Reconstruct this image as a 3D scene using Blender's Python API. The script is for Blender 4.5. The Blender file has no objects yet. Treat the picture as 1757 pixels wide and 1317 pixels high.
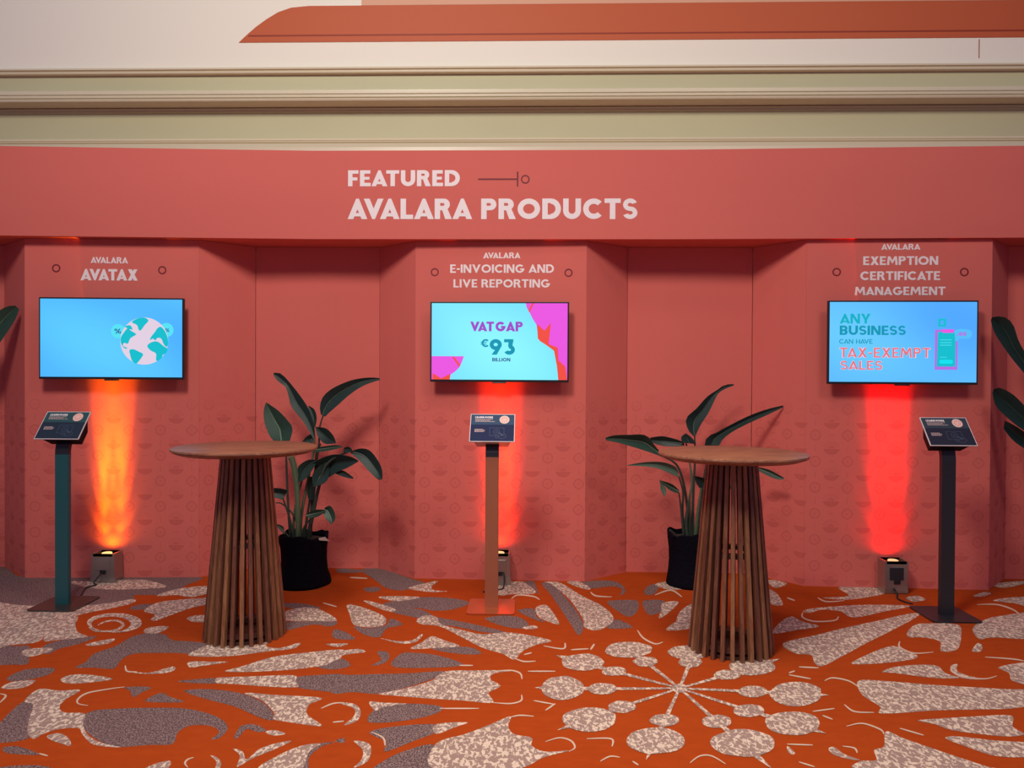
import bpy, bmesh, math, random
from mathutils import Vector, Matrix
from mathutils.geometry import tessellate_polygon
random.seed(7)
C = bpy.context.scene.collection
sc = bpy.context.scene

# ------------------------------------------------------------------ camera
W, H, F = 1757, 1317, 1319.0
yaw, pitch, roll = (math.radians(a) for a in (1.63, -0.6, 0.315))
FWD = Vector((-math.sin(yaw)*math.cos(pitch), math.cos(yaw)*math.cos(pitch), math.sin(pitch)))
r0 = Vector((math.cos(yaw), math.sin(yaw), 0)); u0 = r0.cross(FWD)
RIGHT = r0*math.cos(roll) + u0*math.sin(roll)
UP = RIGHT.cross(FWD)
EYE = Vector((0, 0, 1.48))
cam = bpy.data.cameras.new('camera'); cam.sensor_width = 36; cam.lens = 36*F/W
cam.clip_start = 0.05
co = bpy.data.objects.new('camera', cam); C.objects.link(co)
m3 = Matrix((RIGHT, UP, -FWD)).transposed()
co.matrix_world = Matrix.Translation(EYE) @ m3.to_4x4()
sc.camera = co

# ------------------------------------------------------------------ light
def lin(c): return tuple((x/255/12.92) if x/255 <= .04045 else ((x/255+.055)/1.055)**2.4 for x in c)
sc.view_settings.view_transform = 'Standard'; sc.view_settings.look = 'None'
sc.view_settings.gamma = 1; sc.view_settings.use_curve_mapping = False
sc.view_settings.exposure = 0.0
wd = bpy.data.worlds.new('room_ambient'); sc.world = wd; wd.use_nodes = True
bg = wd.node_tree.nodes['Background']
bg.inputs[0].default_value = (.48, .42, .84, 1); bg.inputs[1].default_value = .25

def area(name, loc, target, size, power, col):
    l = bpy.data.lights.new(name, 'AREA'); l.shape = 'DISK'; l.size = size; l.energy = power; l.color = col
    o = bpy.data.objects.new(name, l); C.objects.link(o); o.location = loc
    o.rotation_euler = (Vector(target)-Vector(loc)).to_track_quat('-Z', 'Y').to_euler()
    return o
area('ceiling_lamp', (-1.6, .8, 5.6), (-.6, 5.5, 2.3), 1.3, 218, (1, .94, .82))
area('ceiling_lamp', (2.8, .9, 5.6), (1.6, 5.5, 2.3), 1.3, 62, (1, .90, .74))
area('ceiling_lamp', (0.2, 2.6, 5.8), (0.2, 3.3, 0), 1.6, 36, (1, .88, .70)).data.spread = math.radians(75)

def at(px, py, Y):
    d = FWD + RIGHT*((px-W/2)/F) - UP*((py-H/2)/F)
    return EYE + d*((Y-EYE.y)/d.y)
def on_floor(px, py, z=0):
    d = FWD + RIGHT*((px-W/2)/F) - UP*((py-H/2)/F)
    return EYE + d*((z-EYE.z)/d.z)
def on_plane(px, py, p0, n):
    d = FWD + RIGHT*((px-W/2)/F) - UP*((py-H/2)/F)
    return EYE + d*((p0-EYE).dot(n)/d.dot(n))

# ------------------------------------------------------------------ materials
def mat(name, col, rough=.6, metal=0, emit=None, strength=1, spec=.5, coat=0):
    m = bpy.data.materials.new(name); m.use_nodes = True
    b = m.node_tree.nodes['Principled BSDF']
    b.inputs['Base Color'].default_value = (*col, 1); b.inputs['Roughness'].default_value = rough
    b.inputs['Metallic'].default_value = metal; b.inputs['Specular IOR Level'].default_value = spec
    b.inputs['Coat Weight'].default_value = coat
    if emit:
        b.inputs['Emission Color'].default_value = (*emit, 1); b.inputs['Emission Strength'].default_value = strength
    return m
class X:                                   # tiny node-expression helper
    def __init__(s, nt, sock): s.nt, s.s = nt, sock
    def op(s, o, *a):
        n = s.nt.nodes.new('ShaderNodeMath'); n.operation = o
        for i, v in enumerate((s,)+a):
            if isinstance(v, X): s.nt.links.new(v.s, n.inputs[i])
            else: n.inputs[i].default_value = v
        return X(s.nt, n.outputs[0])
    def __add__(s, o): return s.op('ADD', o)
    def __sub__(s, o): return s.op('SUBTRACT', o)
    def __mul__(s, o): return s.op('MULTIPLY', o)
    def __truediv__(s, o): return s.op('DIVIDE', o)
    def lt(s, o): return s.op('LESS_THAN', o)
    def gt(s, o): return s.op('GREATER_THAN', o)
    def ab(s): return s.op('ABSOLUTE')
    def fr(s): return s.op('FRACT')
    def fl(s): return s.op('FLOOR')
    def mx(s, o): return s.op('MAXIMUM', o)
def mixcol(nt, f, a, b):
    n = nt.nodes.new('ShaderNodeMix'); n.data_type = 'RGBA'
    for i, v in ((0, f), (6, a), (7, b)):
        if isinstance(v, X): nt.links.new(v.s, n.inputs[i])
        elif hasattr(v, 'is_linked'): nt.links.new(v, n.inputs[i])
        else: n.inputs[i].default_value = v if i == 0 else (*v, 1)
    return n.outputs[2]
def noise(nt, scale, detail=3, vec=None, dist=0, rough=.5):
    n = nt.nodes.new('ShaderNodeTexNoise'); n.inputs['Scale'].default_value = scale
    n.inputs['Detail'].default_value = detail; n.inputs['Distortion'].default_value = dist
    n.inputs['Roughness'].default_value = rough
    if vec: nt.links.new(vec, n.inputs['Vector'])
    return X(nt, n.outputs[0])
def objcoord(nt, scale=(1, 1, 1), rot=(0, 0, 0)):
    t = nt.nodes.new('ShaderNodeTexCoord'); mp = nt.nodes.new('ShaderNodeMapping')
    mp.inputs['Scale'].default_value = scale; mp.inputs['Rotation'].default_value = rot
    nt.links.new(t.outputs['Object'], mp.inputs[0]); return mp.outputs[0]
def bump(m, h, strength, dist=.01):
    nt = m.node_tree; b = nt.nodes.new('ShaderNodeBump'); b.inputs['Strength'].default_value = strength
    b.inputs['Distance'].default_value = dist; nt.links.new(h.s, b.inputs['Height'])
    nt.links.new(b.outputs[0], nt.nodes['Principled BSDF'].inputs['Normal'])
def setcol(m, sock): m.node_tree.links.new(sock, m.node_tree.nodes['Principled BSDF'].inputs['Base Color'])

CORAL = (.66, .145, .122)
def fabric(name, patterned):
    m = mat(name, CORAL, .85, spec=.2); nt = m.node_tree
    t = nt.nodes.new('ShaderNodeTexCoord'); sp = nt.nodes.new('ShaderNodeSeparateXYZ')
    nt.links.new(t.outputs['UV'], sp.inputs[0]); u, v = X(nt, sp.outputs[0]), X(nt, sp.outputs[1])
    n = noise(nt, 1.2, 4)
    base = mixcol(nt, n, tuple(c*.93 for c in CORAL), tuple(min(1, c*1.07) for c in CORAL))
    if patterned:
        P, Q = .2235, .185
        cu = u/P; cv = (v-.055)/Q
        fu = (cu.fr()-.5)*P; fv = (cv.fr()-.5)*Q            # circle cell
        r = (fu*fu+fv*fv).op('SQRT'); dia = (fu.ab()+fv.ab())*.80
        par = (cu.fl()*.5).fr().gt(.25)
        rr = (r*.55+dia*.45)*par + r*(par*-1+1)
        k = (rr-.034).ab().lt(.0045)
        k = k.mx(r.lt(.007)).mx((r-.019).ab().lt(.0016)*.8)
        # tick between rows at circle columns
        fv2 = ((cv+.5).fr()-.5)*Q
        k = k.mx(fu.ab().lt(.0022)*fv2.ab().lt(.022))
        # bowl and dash between columns
        fu2 = ((cu+.5).fr()-.5)*P
        k = k.mx(fu2.ab().lt(.016)*fv.ab().lt(.003))
        bv = fv2-.002
        rb = (fu2*fu2+bv*bv*1.4).op('SQRT')
        k = k.mx(rb.lt(.056)*bv.lt(-.006))
        par2 = ((cu+.5).fl()*.5).fr().gt(.25)
        ang = bv.op('ARCTAN2', fu2)
        rays = (ang*(11/math.pi)).fr().lt(.28)*rb.gt(.032)*rb.lt(.06)*bv.gt(.004)
        k = k.mx(rays*(par2*.65+.35)).mx(rb.lt(.024)*bv.gt(-.002)*.8*par2)
        fade = (v*-1+1.36)*6
        fade = fade.op('MINIMUM', 1.0).op('MAXIMUM', 0.0)
        k = k*fade*.30
        base = mixcol(nt, k, base, (.36, .045, .045))
    setcol(m, base)
    w = noise(nt, 420, 2); bump(m, w, .12, .002)
    return m
M_pat = fabric('printed_coral_fabric', True)
M_coral = fabric('plain_coral_fabric', False)
M_white = mat('white_vinyl', lin((240, 225, 228)), .6)
M_maroon = mat('maroon_vinyl', lin((118, 18, 32)), .6)
M_cream = mat('cream_wall_paint', lin((246, 236, 222)), .7)
nt = M_cream.node_tree; setcol(M_cream, mixcol(nt, noise(nt, .8, 3), lin((246, 237, 220)), lin((252, 245, 231))))
M_olive = mat('olive_beige_wall', lin((196, 184, 146)), .6)  # olive-beige tone of the lower wall and trim bands
nt = M_olive.node_tree; setcol(M_olive, mixcol(nt, noise(nt, .7, 3, objcoord(nt, (1, 1, 3))), lin((192, 188, 152)), lin((206, 204, 164))))
M_mould = mat('moulding_paint', lin((222, 208, 180)), .38)
M_banner = mat('orange_banner_print', lin((198, 92, 50)), .6)
M_stripe = mat('rust_print', lin((150, 52, 26)), .6)
M_peach = mat('peach_print', lin((226, 168, 138)), .6)
M_black = mat('black_plastic', (.012, .012, .016), .35)
M_box = mat('matt_black_shell', (.010, .010, .014), .7, spec=.1)
M_dkgrey = mat('charcoal_powder_coat', (.018, .018, .024), .38)
M_tealrefl = mat('teal_reflection_tint', (.012, .085, .10), .42)  # teal reflection painted into the colour of a dark grey pole
M_copperrefl = mat('copper_reflection_tint', (.36, .12, .065), .40, .25)  # coppery reflection put into the base colour, the pole itself is dark grey
M_reflplate = mat('wall_reflection_plate', (.75, .25, .11), .28, .75)  # mirror image of the lit orange wall painted in as plate colour
M_greyp = mat('grey_metal_plate', (.10, .095, .085), .30, .7)
M_chrome = mat('chrome', (.62, .60, .58), .14, 1)
M_steel = mat('brushed_steel', (.40, .37, .34), .32, .85)
M_cable = mat('black_rubber', (.01, .01, .01), .6)
M_acr = mat('frosted_plastic', (.55, .38, .36), .3)
M_pot = mat('black_pot_fabric', (.004, .0035, .008), .9, spec=.08)
nt = M_pot.node_tree; bump(M_pot, noise(nt, 14, 4), .5, .02)
M_soil = mat('soil', (.03, .018, .012), .95)
def wood(name, a, b, sc_):
    m = mat(name, a, .42); nt = m.node_tree
    n = noise(nt, 3.2, 6, objcoord(nt, sc_), 1.2, .6)
    f = ((n-.35)*3.2).op('MINIMUM', 1.).op('MAXIMUM', 0.)
    setcol(m, mixcol(nt, f, a, b)); return m
M_top = wood('walnut_tabletop', lin((110, 66, 48)), lin((156, 102, 76)), (1.2, 14, 14))
M_slats = [wood('walnut_slat', lin(a), lin(b), (16, 16, 1.6)) for a, b in
           (((104, 62, 44), (142, 94, 66)), ((122, 76, 52), (160, 112, 78)), ((86, 48, 38), (124, 78, 58)))]
M_under = wood('dark_stained_wood', lin((60, 34, 28)), lin((82, 48, 38)), (4, 4, 4))
def leafmat(name, a, b):
    m = mat(name, a, .42, spec=.3); nt = m.node_tree
    n = noise(nt, 9, 3); setcol(m, mixcol(nt, n, a, b)); return m
M_leaf = [leafmat('dark_leaf', (.010, .022, .022), (.02, .040, .034)), leafmat('green_leaf', (.020, .045, .034), (.036, .075, .05)),
          leafmat('leaf_underside', (.06, .10, .075), (.09, .14, .10))]
M_rib = mat('leaf_midrib', (.13, .17, .12), .5)
M_stem = leafmat('leaf_stem', (.05, .085, .045), (.12, .15, .09))
M_stem2 = leafmat('dark_leaf_stem', (.022, .036, .03), (.05, .06, .045))
M_signlo = mat('navy_sign_print', (.014, .022, .075), .6, spec=.15)
M_signhi = mat('blue_sign_print', (.035, .072, .14), .6, spec=.15)
M_signlo2 = mat('dark_navy_sign_print', (.022, .022, .042), .6, spec=.15)
M_signhi2 = mat('slate_sign_print', (.038, .052, .075), .6, spec=.15)
M_signlo1 = mat('blue_grey_sign_print', (.02, .032, .055), .6, spec=.15)
M_signhi1 = mat('teal_sign_print', (.03, .085, .095), .6, spec=.15)
M_edge = mat('white_foam_board', (.75, .70, .72), .6)
M_pinkdot = mat('pink_sticker', lin((240, 190, 180)), .5)
M_faint = mat('faint_blue_ink', (.07, .10, .18), .5)
M_tag = mat('pale_plant_tag', (.6, .45, .4), .6)

def emis(name, rgb, s=1.0):
    return mat(name, (.01, .01, .01), .25, emit=lin(rgb), strength=s)
def screenmat(name, a, b, freq, s):
    m = mat(name, (.01, .01, .01), .25); nt = m.node_tree
    t = nt.nodes.new('ShaderNodeTexCoord'); sp = nt.nodes.new('ShaderNodeSeparateXYZ')
    nt.links.new(t.outputs['UV'], sp.inputs[0]); u, v = X(nt, sp.outputs[0]), X(nt, sp.outputs[1])
    f = ((u*freq[0]+v*freq[1]+freq[2])).op('SINE')*((v*freq[3]+u*freq[4]+freq[5]).op('SINE'))*.5+.5
    c = mixcol(nt, f, lin(a), lin(b))
    bs = nt.nodes['Principled BSDF']; nt.links.new(c, bs.inputs['Emission Color'])
    bs.inputs['Emission Strength'].default_value = s
    return m

# ------------------------------------------------------------------ mesh helpers
def mesh_obj(name, bm, m, parent=None, smooth=False, fix=True):
    if fix: bmesh.ops.recalc_face_normals(bm, faces=bm.faces)
    me = bpy.data.meshes.new(name); bm.to_mesh(me); bm.free()
    for x in (m if isinstance(m, (list, tuple)) else [m]): me.materials.append(x)
    if smooth:
        for p in me.polygons: p.use_smooth = True
        try: me.set_sharp_from_angle(angle=math.radians(35))
        except Exception: pass
    o = bpy.data.objects.new(name, me); C.objects.link(o)
    if parent: o.parent = parent
    return o
def thing(name, label, cat, loc=(0, 0, 0), rz=0, group=None):
    o = bpy.data.objects.new(name, None); C.objects.link(o); o.location = loc; o.rotation_euler = (0, 0, rz)
    o.empty_display_size = .1; tag(o, label, cat, group); return o
def tag(o, label, cat, group=None):
    o['label'] = label; o['category'] = cat
    if group: o['group'] = group
    return o
def struct(o): o['kind'] = 'structure'; return o
def box(bm, x0, x1, y0, y1, z0, z1, bevel=0):
    r = bmesh.ops.create_cube(bm, size=1)
    for v in r['verts']:
        v.co = Vector((x0+(v.co.x+.5)*(x1-x0), y0+(v.co.y+.5)*(y1-y0), z0+(v.co.z+.5)*(z1-z0)))
    if bevel:
        es = list({e for v in r['verts'] for e in v.link_edges})
        bmesh.ops.bevel(bm, geom=es, offset=bevel, segments=2, affect='EDGES', profile=.5)
def prism(bm, pts, ext, tri=True):
    """extrude the polygon pts (3-D) along ext, closed"""
    pts = [Vector(p) for p in pts]; ext = Vector(ext); n = len(pts)
    a = [bm.verts.new(p) for p in pts]; b = [bm.verts.new(p+ext) for p in pts]
    for t in tessellate_polygon([pts]):
        try: bm.faces.new([a[i] for i in t]); bm.faces.new([b[i] for i in reversed(t)])
        except ValueError: pass
    for i in range(n):
        bm.faces.new((a[i], a[(i+1) % n], b[(i+1) % n], b[i]))
def lathe(bm, prof, n=48, c=(0, 0, 0)):
    rings = []
    for r, z in prof:
        if r < 1e-6: rings.append([bm.verts.new((c[0], c[1], c[2]+z))])
        else: rings.append([bm.verts.new((c[0]+r*math.cos(2*math.pi*i/n), c[1]+r*math.sin(2*math.pi*i/n), c[2]+z)) for i in range(n)])
    for A, B in zip(rings, rings[1:]):
        for i in range(n):
            j = (i+1) % n
            f = [A[i % len(A)], A[j % len(A)], B[j % len(B)], B[i % len(B)]]
            f = list(dict.fromkeys(f))
            if len(f) > 2: bm.faces.new(f)
def catmull(pts, k=6, closed=False):
    n = len(pts); out = []
    rng = range(n) if closed else range(n-1)
    for i in rng:
        g = lambda j: pts[j % n] if closed else pts[max(0, min(n-1, j))]
        p0, p1, p2, p3 = g(i-1), g(i), g(i+1), g(i+2)
        for s in range(k):
            t = s/k
            out.append(tuple(.5*((2*b)+(-a+c)*t+(2*a-5*b+4*c-d)*t*t+(-a+3*b-3*c+d)*t**3) for a, b, c, d in zip(p0, p1, p2, p3)))
    if not closed: out.append(tuple(pts[-1]))
    return out
def tube(bm, pts, radii, n=8):
    pts = [Vector(p) for p in pts]; rings = []
    if not isinstance(radii, (list, tuple)): radii = [radii]*len(pts)
    prev = None
    for i, p in enumerate(pts):
        d = (pts[min(i+1, len(pts)-1)]-pts[max(i-1, 0)]).normalized()
        a = prev if prev else (Vector((1, 0, 0)) if abs(d.x) < .9 else Vector((0, 1, 0)))
        a = (a-d*a.dot(d)).normalized(); b = d.cross(a); prev = a
        rings.append([bm.verts.new(p+(a*math.cos(2*math.pi*k/n)+b*math.sin(2*math.pi*k/n))*radii[i]) for k in range(n)])
    for A, B in zip(rings, rings[1:]):
        for k in range(n): bm.faces.new((A[k], A[(k+1) % n], B[(k+1) % n], B[k]))
    bm.faces.new(rings[0][::-1]); bm.faces.new(rings[-1])

# ------------------------------------------------------------------ lettering (stroke-built geometric capitals)
def arc(cx, cy, rx, ry, t, a0, a1, n=20):
    out = []
    for i in range(n):
        b0, b1 = math.radians(a0+(a1-a0)*i/n), math.radians(a0+(a1-a0)*(i+1)/n)
        out.append([(cx+rx*math.cos(b0), cy+ry*math.sin(b0)), (cx+rx*math.cos(b1), cy+ry*math.sin(b1)),
                    (cx+(rx-t)*math.cos(b1), cy+(ry-t)*math.sin(b1)), (cx+(rx-t)*math.cos(b0), cy+(ry-t)*math.sin(b0))])
    return out
def R_(x0, y0, x1, y1): return [(x0, y0), (x1, y0), (x1, y1), (x0, y1)]
def D_(xb0, xb1, xt0, xt1, y0=0, y1=1): return [(xb0, y0), (xb1, y0), (xt1, y1), (xt0, y1)]
def glyph(ch, s):
    t = s*.84
    if ch == 'A' or ch == 'V':
        h = s*1.06; w = .94; a = max(.05, s*.26); yc = min(.93, (w/2-h)/(w/2-a)); yb = .13
        L = [(0, 0), (h, 0), (w/2, yc), (w/2, 1), (w/2-a, 1)]
        P = [L, [(w-x, y) for x, y in L][::-1]]
        if ch == 'V': return w, [[(x, 1-y) for x, y in p] for p in P]
        k = (w/2-h)/yc if yc else .4
        y0, y1 = yb, yb+t*.78
        P.append([(y0*.35+.03, y0), (w-y0*.35-.03, y0), (w-y1*.40-.06, y1), (y1*.40+.06, y1)])
        return w, P
    if ch == 'B':
        r = (1+t)/4
        return .72, [R_(0, 0, s, 1), R_(s*.5, 1-t, .72-r, 1), R_(s*.5, .5-t/2, .70-r, .5+t/2), R_(s*.5, 0, .72-r, t)] + arc(.70-r, 1-r, r, r, s*.95, -90, 90, 14) + arc(.72-r, r, r, r, s, -90, 90, 14)
    if ch == 'C': return .90, arc(.5, .5, .5, .5, s, 42, 318, 26)
    if ch == 'D': return .88, [R_(0, 0, s, 1), R_(s*.5, 1-t, .40, 1), R_(s*.5, 0, .40, t)] + arc(.40, .5, .48, .5, s, -90, 90)
    if ch == 'E': return .63, [R_(0, 0, s, 1), R_(s*.5, 0, .63, t), R_(s*.5, 1-t, .61, 1), R_(s*.5, .5-t*.42, .56, .5+t*.42)]
    if ch == 'F': return .60, [R_(0, 0, s, 1), R_(s*.5, 1-t, .61, 1), R_(s*.5, .46-t*.45, .55, .46+t*.45)]
    if ch == 'G': return 1.0, arc(.5, .5, .5, .5, s, 42, 345, 26) + [R_(.54, .36, 1.0, .36+t*.9)]
    if ch == 'H': return .80, [R_(0, 0, s, 1), R_(.80-s, 0, .80, 1), R_(s*.5, .42-t/2, .80-s*.5, .42+t/2)]
    if ch == 'I': return s, [R_(0, 0, s, 1)]
    if ch == 'L': return .60, [R_(0, 0, s, 1), R_(s*.5, 0, .60, t)]
    if ch == 'M':
        w = 1.10; h = s*.98
        return w, [D_(0, h, .09, .09+h*.9), D_(w-h, w, w-.09-h*.9, w-.09), [(.09, 1), (.09+h, 1), (w/2, .52), (w/2, .14)], [(w-.09, 1), (w/2, .14), (w/2, .52), (w-.09-h, 1)]]
    if ch == 'N': return .86, [R_(0, 0, s*.95, 1), R_(.86-s*.95, 0, .86, 1), [(0, 1), (s*1.15, 1), (.86, 0), (.86-s*1.15, 0)]]
    if ch == 'O': return 1.06, arc(.53, .5, .53, .5, s, 0, 360, 36)
    if ch == '0': return .62, arc(.31, .5, .31, .5, s, 0, 360, 30)
    if ch in 'PR':
        b = .57; r = b/2; w = .72
        P = [R_(0, 0, s, 1), R_(s*.5, 1-t, w-r, 1), R_(s*.5, 1-b, w-r, 1-b+t)] + arc(w-r, 1-r, r, r, s*.98, -90, 90, 16)
        if ch == 'R': P.append([(.80-s*1.15, 0), (.82, 0), (.40+s*.75, 1-b+.1), (.40-s*.3, 1-b+.1)]); w = .80
        return w, P
    if ch == 'S':
        r = (1+t)/4
        return .68, arc(.34, 1-r, .33, r, t, 22, 275, 20) + arc(.34, r, .34, r, t, -158, 95, 20)
    if ch == 'T': return .76, [R_(.38-s/2, 0, .38+s/2, 1), R_(0, 1-t, .76, 1)]
    if ch == 'U': return .84, [R_(0, .4, s, 1), R_(.84-s, .4, .84, 1)] + arc(.42, .42, .42, .42, s, 180, 360, 20)
    if ch == 'X': return .88, [D_(0, s*1.25, .86-s*1.25, .86), D_(.88-s*1.25, .88, .02, .02+s*1.25)]
    if ch == 'Y': return .86, [R_(.43-s/2, 0, .43+s/2, .46), [(.43-s/2, .36), (.43+s*.3, .40), (s*1.2, 1), (0, 1)], [(.43+s/2, .36), (.86, 1), (.86-s*1.2, 1), (.43-s*.3, .40)]]
    if ch == '-': return .34, [R_(0, .36, .34, .36+t)]
    if ch == '.': return s, [R_(0, 0, s, s)]
    if ch == '9': return .74, arc(.37, .65, .37, .35, s, 0, 360, 30) + [[(.12, 0), (.12+s*1.3, 0), (.73, .56), (.73-s*.9, .56)]]
    if ch == '3':
        r = (1+t)/4
        return .70, [R_(.04, 1-t, .60, 1), [(.60, 1), (.60-s*1.1, 1), (.28, .52), (.28+s*1.1, .52)]] + arc(.36, .32, .34, .32, s, -150, 100, 20)
    if ch == '€': return .82, arc(.52, .5, .42, .5, s, 45, 315, 24) + [R_(0, .56, .62, .56+t*.6), R_(0, .32, .60, .32+t*.6)]
    if ch == '%': return .95, arc(.22, .75, .22, .24, s*.8, 0, 360, 16) + arc(.73, .25, .22, .24, s*.8, 0, 360, 16) + [D_(.14, .14+s, .72, .72+s)]
    return .3, []
def text_polys(txt, s, gap=.10, space=.34):
    x = 0; polys = []; prev = ''
    for ch in txt:
        if ch == ' ': x += space; prev = ''; continue
        w, P = glyph(ch, s)
        if prev: 
            x += gap
            pr = prev+ch
            if pr in ('AV', 'VA'): x -= .27
            elif pr in ('AT', 'TA', 'LA' 'AC', 'AY'): x -= .17
            elif pr in ('AX', 'RA', 'AR', 'NA', 'AN', 'AL', 'EA', 'AG', 'MA', 'CA', 'AI', 'FA', 'GA', 'AP', 'SA', 'HA', 'LA'): x -= .06
        polys += [[(a+x, b) for a, b in p] for p in P]; x += w; prev = ch
    return x, polys
def lettering(name, txt, s, x0, x1, z0, z1, m, parent, y=0., th=.002, frame=None, gap=.10, space=.34):
    """capitals in the local XZ plane facing -Y between x0..x1 and z0..z1"""
    w, P = text_polys(txt, s, gap, space); bm = bmesh.new()
    for i, p in enumerate(P):
        q = [Vector((x0+a/w*(x1-x0), y, z0+b*(z1-z0))) for a, b in p]; e = Vector((0, -th*(1-.22*(i % 97)/97), 0))
        if frame: q = [frame @ v for v in q]; e = frame.to_3x3() @ e
        prism(bm, q, e)
    return mesh_obj(name, bm, m, parent)
def flat(name, polys, m, parent, y, th=.001, frame=None):
    bm = bmesh.new()
    for i, p in enumerate(polys):
        q = [Vector((a, y, b)) for a, b in p]; e = Vector((0, -th*(1-.22*(i % 47)/47), 0))
        if frame: q = [frame @ v for v in q]; e = frame.to_3x3() @ e
        prism(bm, q, e)
    return mesh_obj(name, bm, m, parent)
def disc(cx, cz, r, n=40, rz=None): return [(cx+r*math.cos(2*math.pi*i/n), cz+(rz or r)*math.sin(2*math.pi*i/n)) for i in range(n)]
def ringp(cx, cz, r, t, n=32): return arc(cx, cz, r, r, t, 0, 360, n)
def panel_bm(bm, a, b, z0, z1, th, n=None):
    """upright board from a to b (2-D points) with UV in metres (u along the board, v = height)"""
    a, b = Vector((*a, 0)), Vector((*b, 0)); L = (b-a).length; d = (b-a)/L
    nb = Vector((-d.y, d.x, 0))*th                # points away from the viewer
    V = [bm.verts.new(p) for p in (a+Vector((0, 0, z0)), b+Vector((0, 0, z0)), b+Vector((0, 0, z1)), a+Vector((0, 0, z1)))]
    V += [bm.verts.new(v.co+nb) for v in V]
    uv = bm.loops.layers.uv.verify(); u = [0, L, L, 0]; vv = [z0, z0, z1, z1]
    for f in ((0, 1, 2, 3), (7, 6, 5, 4), (0, 4, 5, 1), (1, 5, 6, 2), (2, 6, 7, 3), (3, 7, 4, 0)):
        fc = bm.faces.new([V[i] for i in f])
        for lp, i in zip(fc.loops, f): lp[uv].uv = (u[i % 4]+.04, vv[i % 4])

# ------------------------------------------------------------------ floor with its woven carpet pattern
M_orange = mat('orange_carpet', (.40, .065, .016), .95, spec=.1)
nt = M_orange.node_tree
n1 = noise(nt, 3, 4); n2 = noise(nt, 260, 2)
setcol(M_orange, mixcol(nt, n1*.5+n2*.5, (.28, .034, .004), (.44, .066, .008))); bump(M_orange, n2, .5, .006)
M_mott = mat('mottled_cream_carpet', (.5, .4, .35), .95, spec=.1); nt = M_mott.node_tree
oc = objcoord(nt, (1, .62, 1), (0, 0, .4))
n1 = noise(nt, 60, 1.2, oc, .9); n2 = noise(nt, 240, 2)
f = ((n1-.505)*18).op('MINIMUM', 1.).op('MAXIMUM', 0.)
c1 = mixcol(nt, f, (.34, .225, .195), (.74, .58, .47)); c2 = mixcol(nt, n2*.3, c1, (.18, .12, .11)); setcol(M_mott, c2)
bump(M_mott, n2, .5, .006)
M_grey = mat('speckled_grey_carpet', (.1, .08, .08), .95, spec=.1); nt = M_grey.node_tree
n1 = noise(nt, 170, 2, objcoord(nt, (1, .7, 1)))
setcol(M_grey, mixcol(nt, ((n1-.42)*5).op('MINIMUM', 1.).op('MAXIMUM', 0.), (.085, .052, .055), (.29, .19, .185))); bump(M_grey, n1, .5, .006)
M_lite = mat('cream_carpet_line', (.58, .42, .33), .95, spec=.1)
M_far = mat('carpet_repeat', (.4, .07, .02), .95, spec=.1); nt = M_far.node_tree     # the weave beyond the traced medallions
oc = objcoord(nt); a = noise(nt, .9, 2, oc, 2.2); b_ = noise(nt, 44, 1.5, oc, .8)
k1 = (a-.53).ab().lt(.05).mx(a.gt(.62)); cc = mixcol(nt, b_.gt(.49), (.25, .165, .155), (.60, .48, .41))
setcol(M_far, mixcol(nt, k1, cc, (.40, .065, .016)))
SA = lambda p: (p[0]/2.978, 920+p[1]/2.978)
SB = lambda p: (580+p[0]/2.978, 920+p[1]/2.978)
SC = lambda p: (1160+p[0]/2.943, 920+p[1]/2.943)
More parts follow.
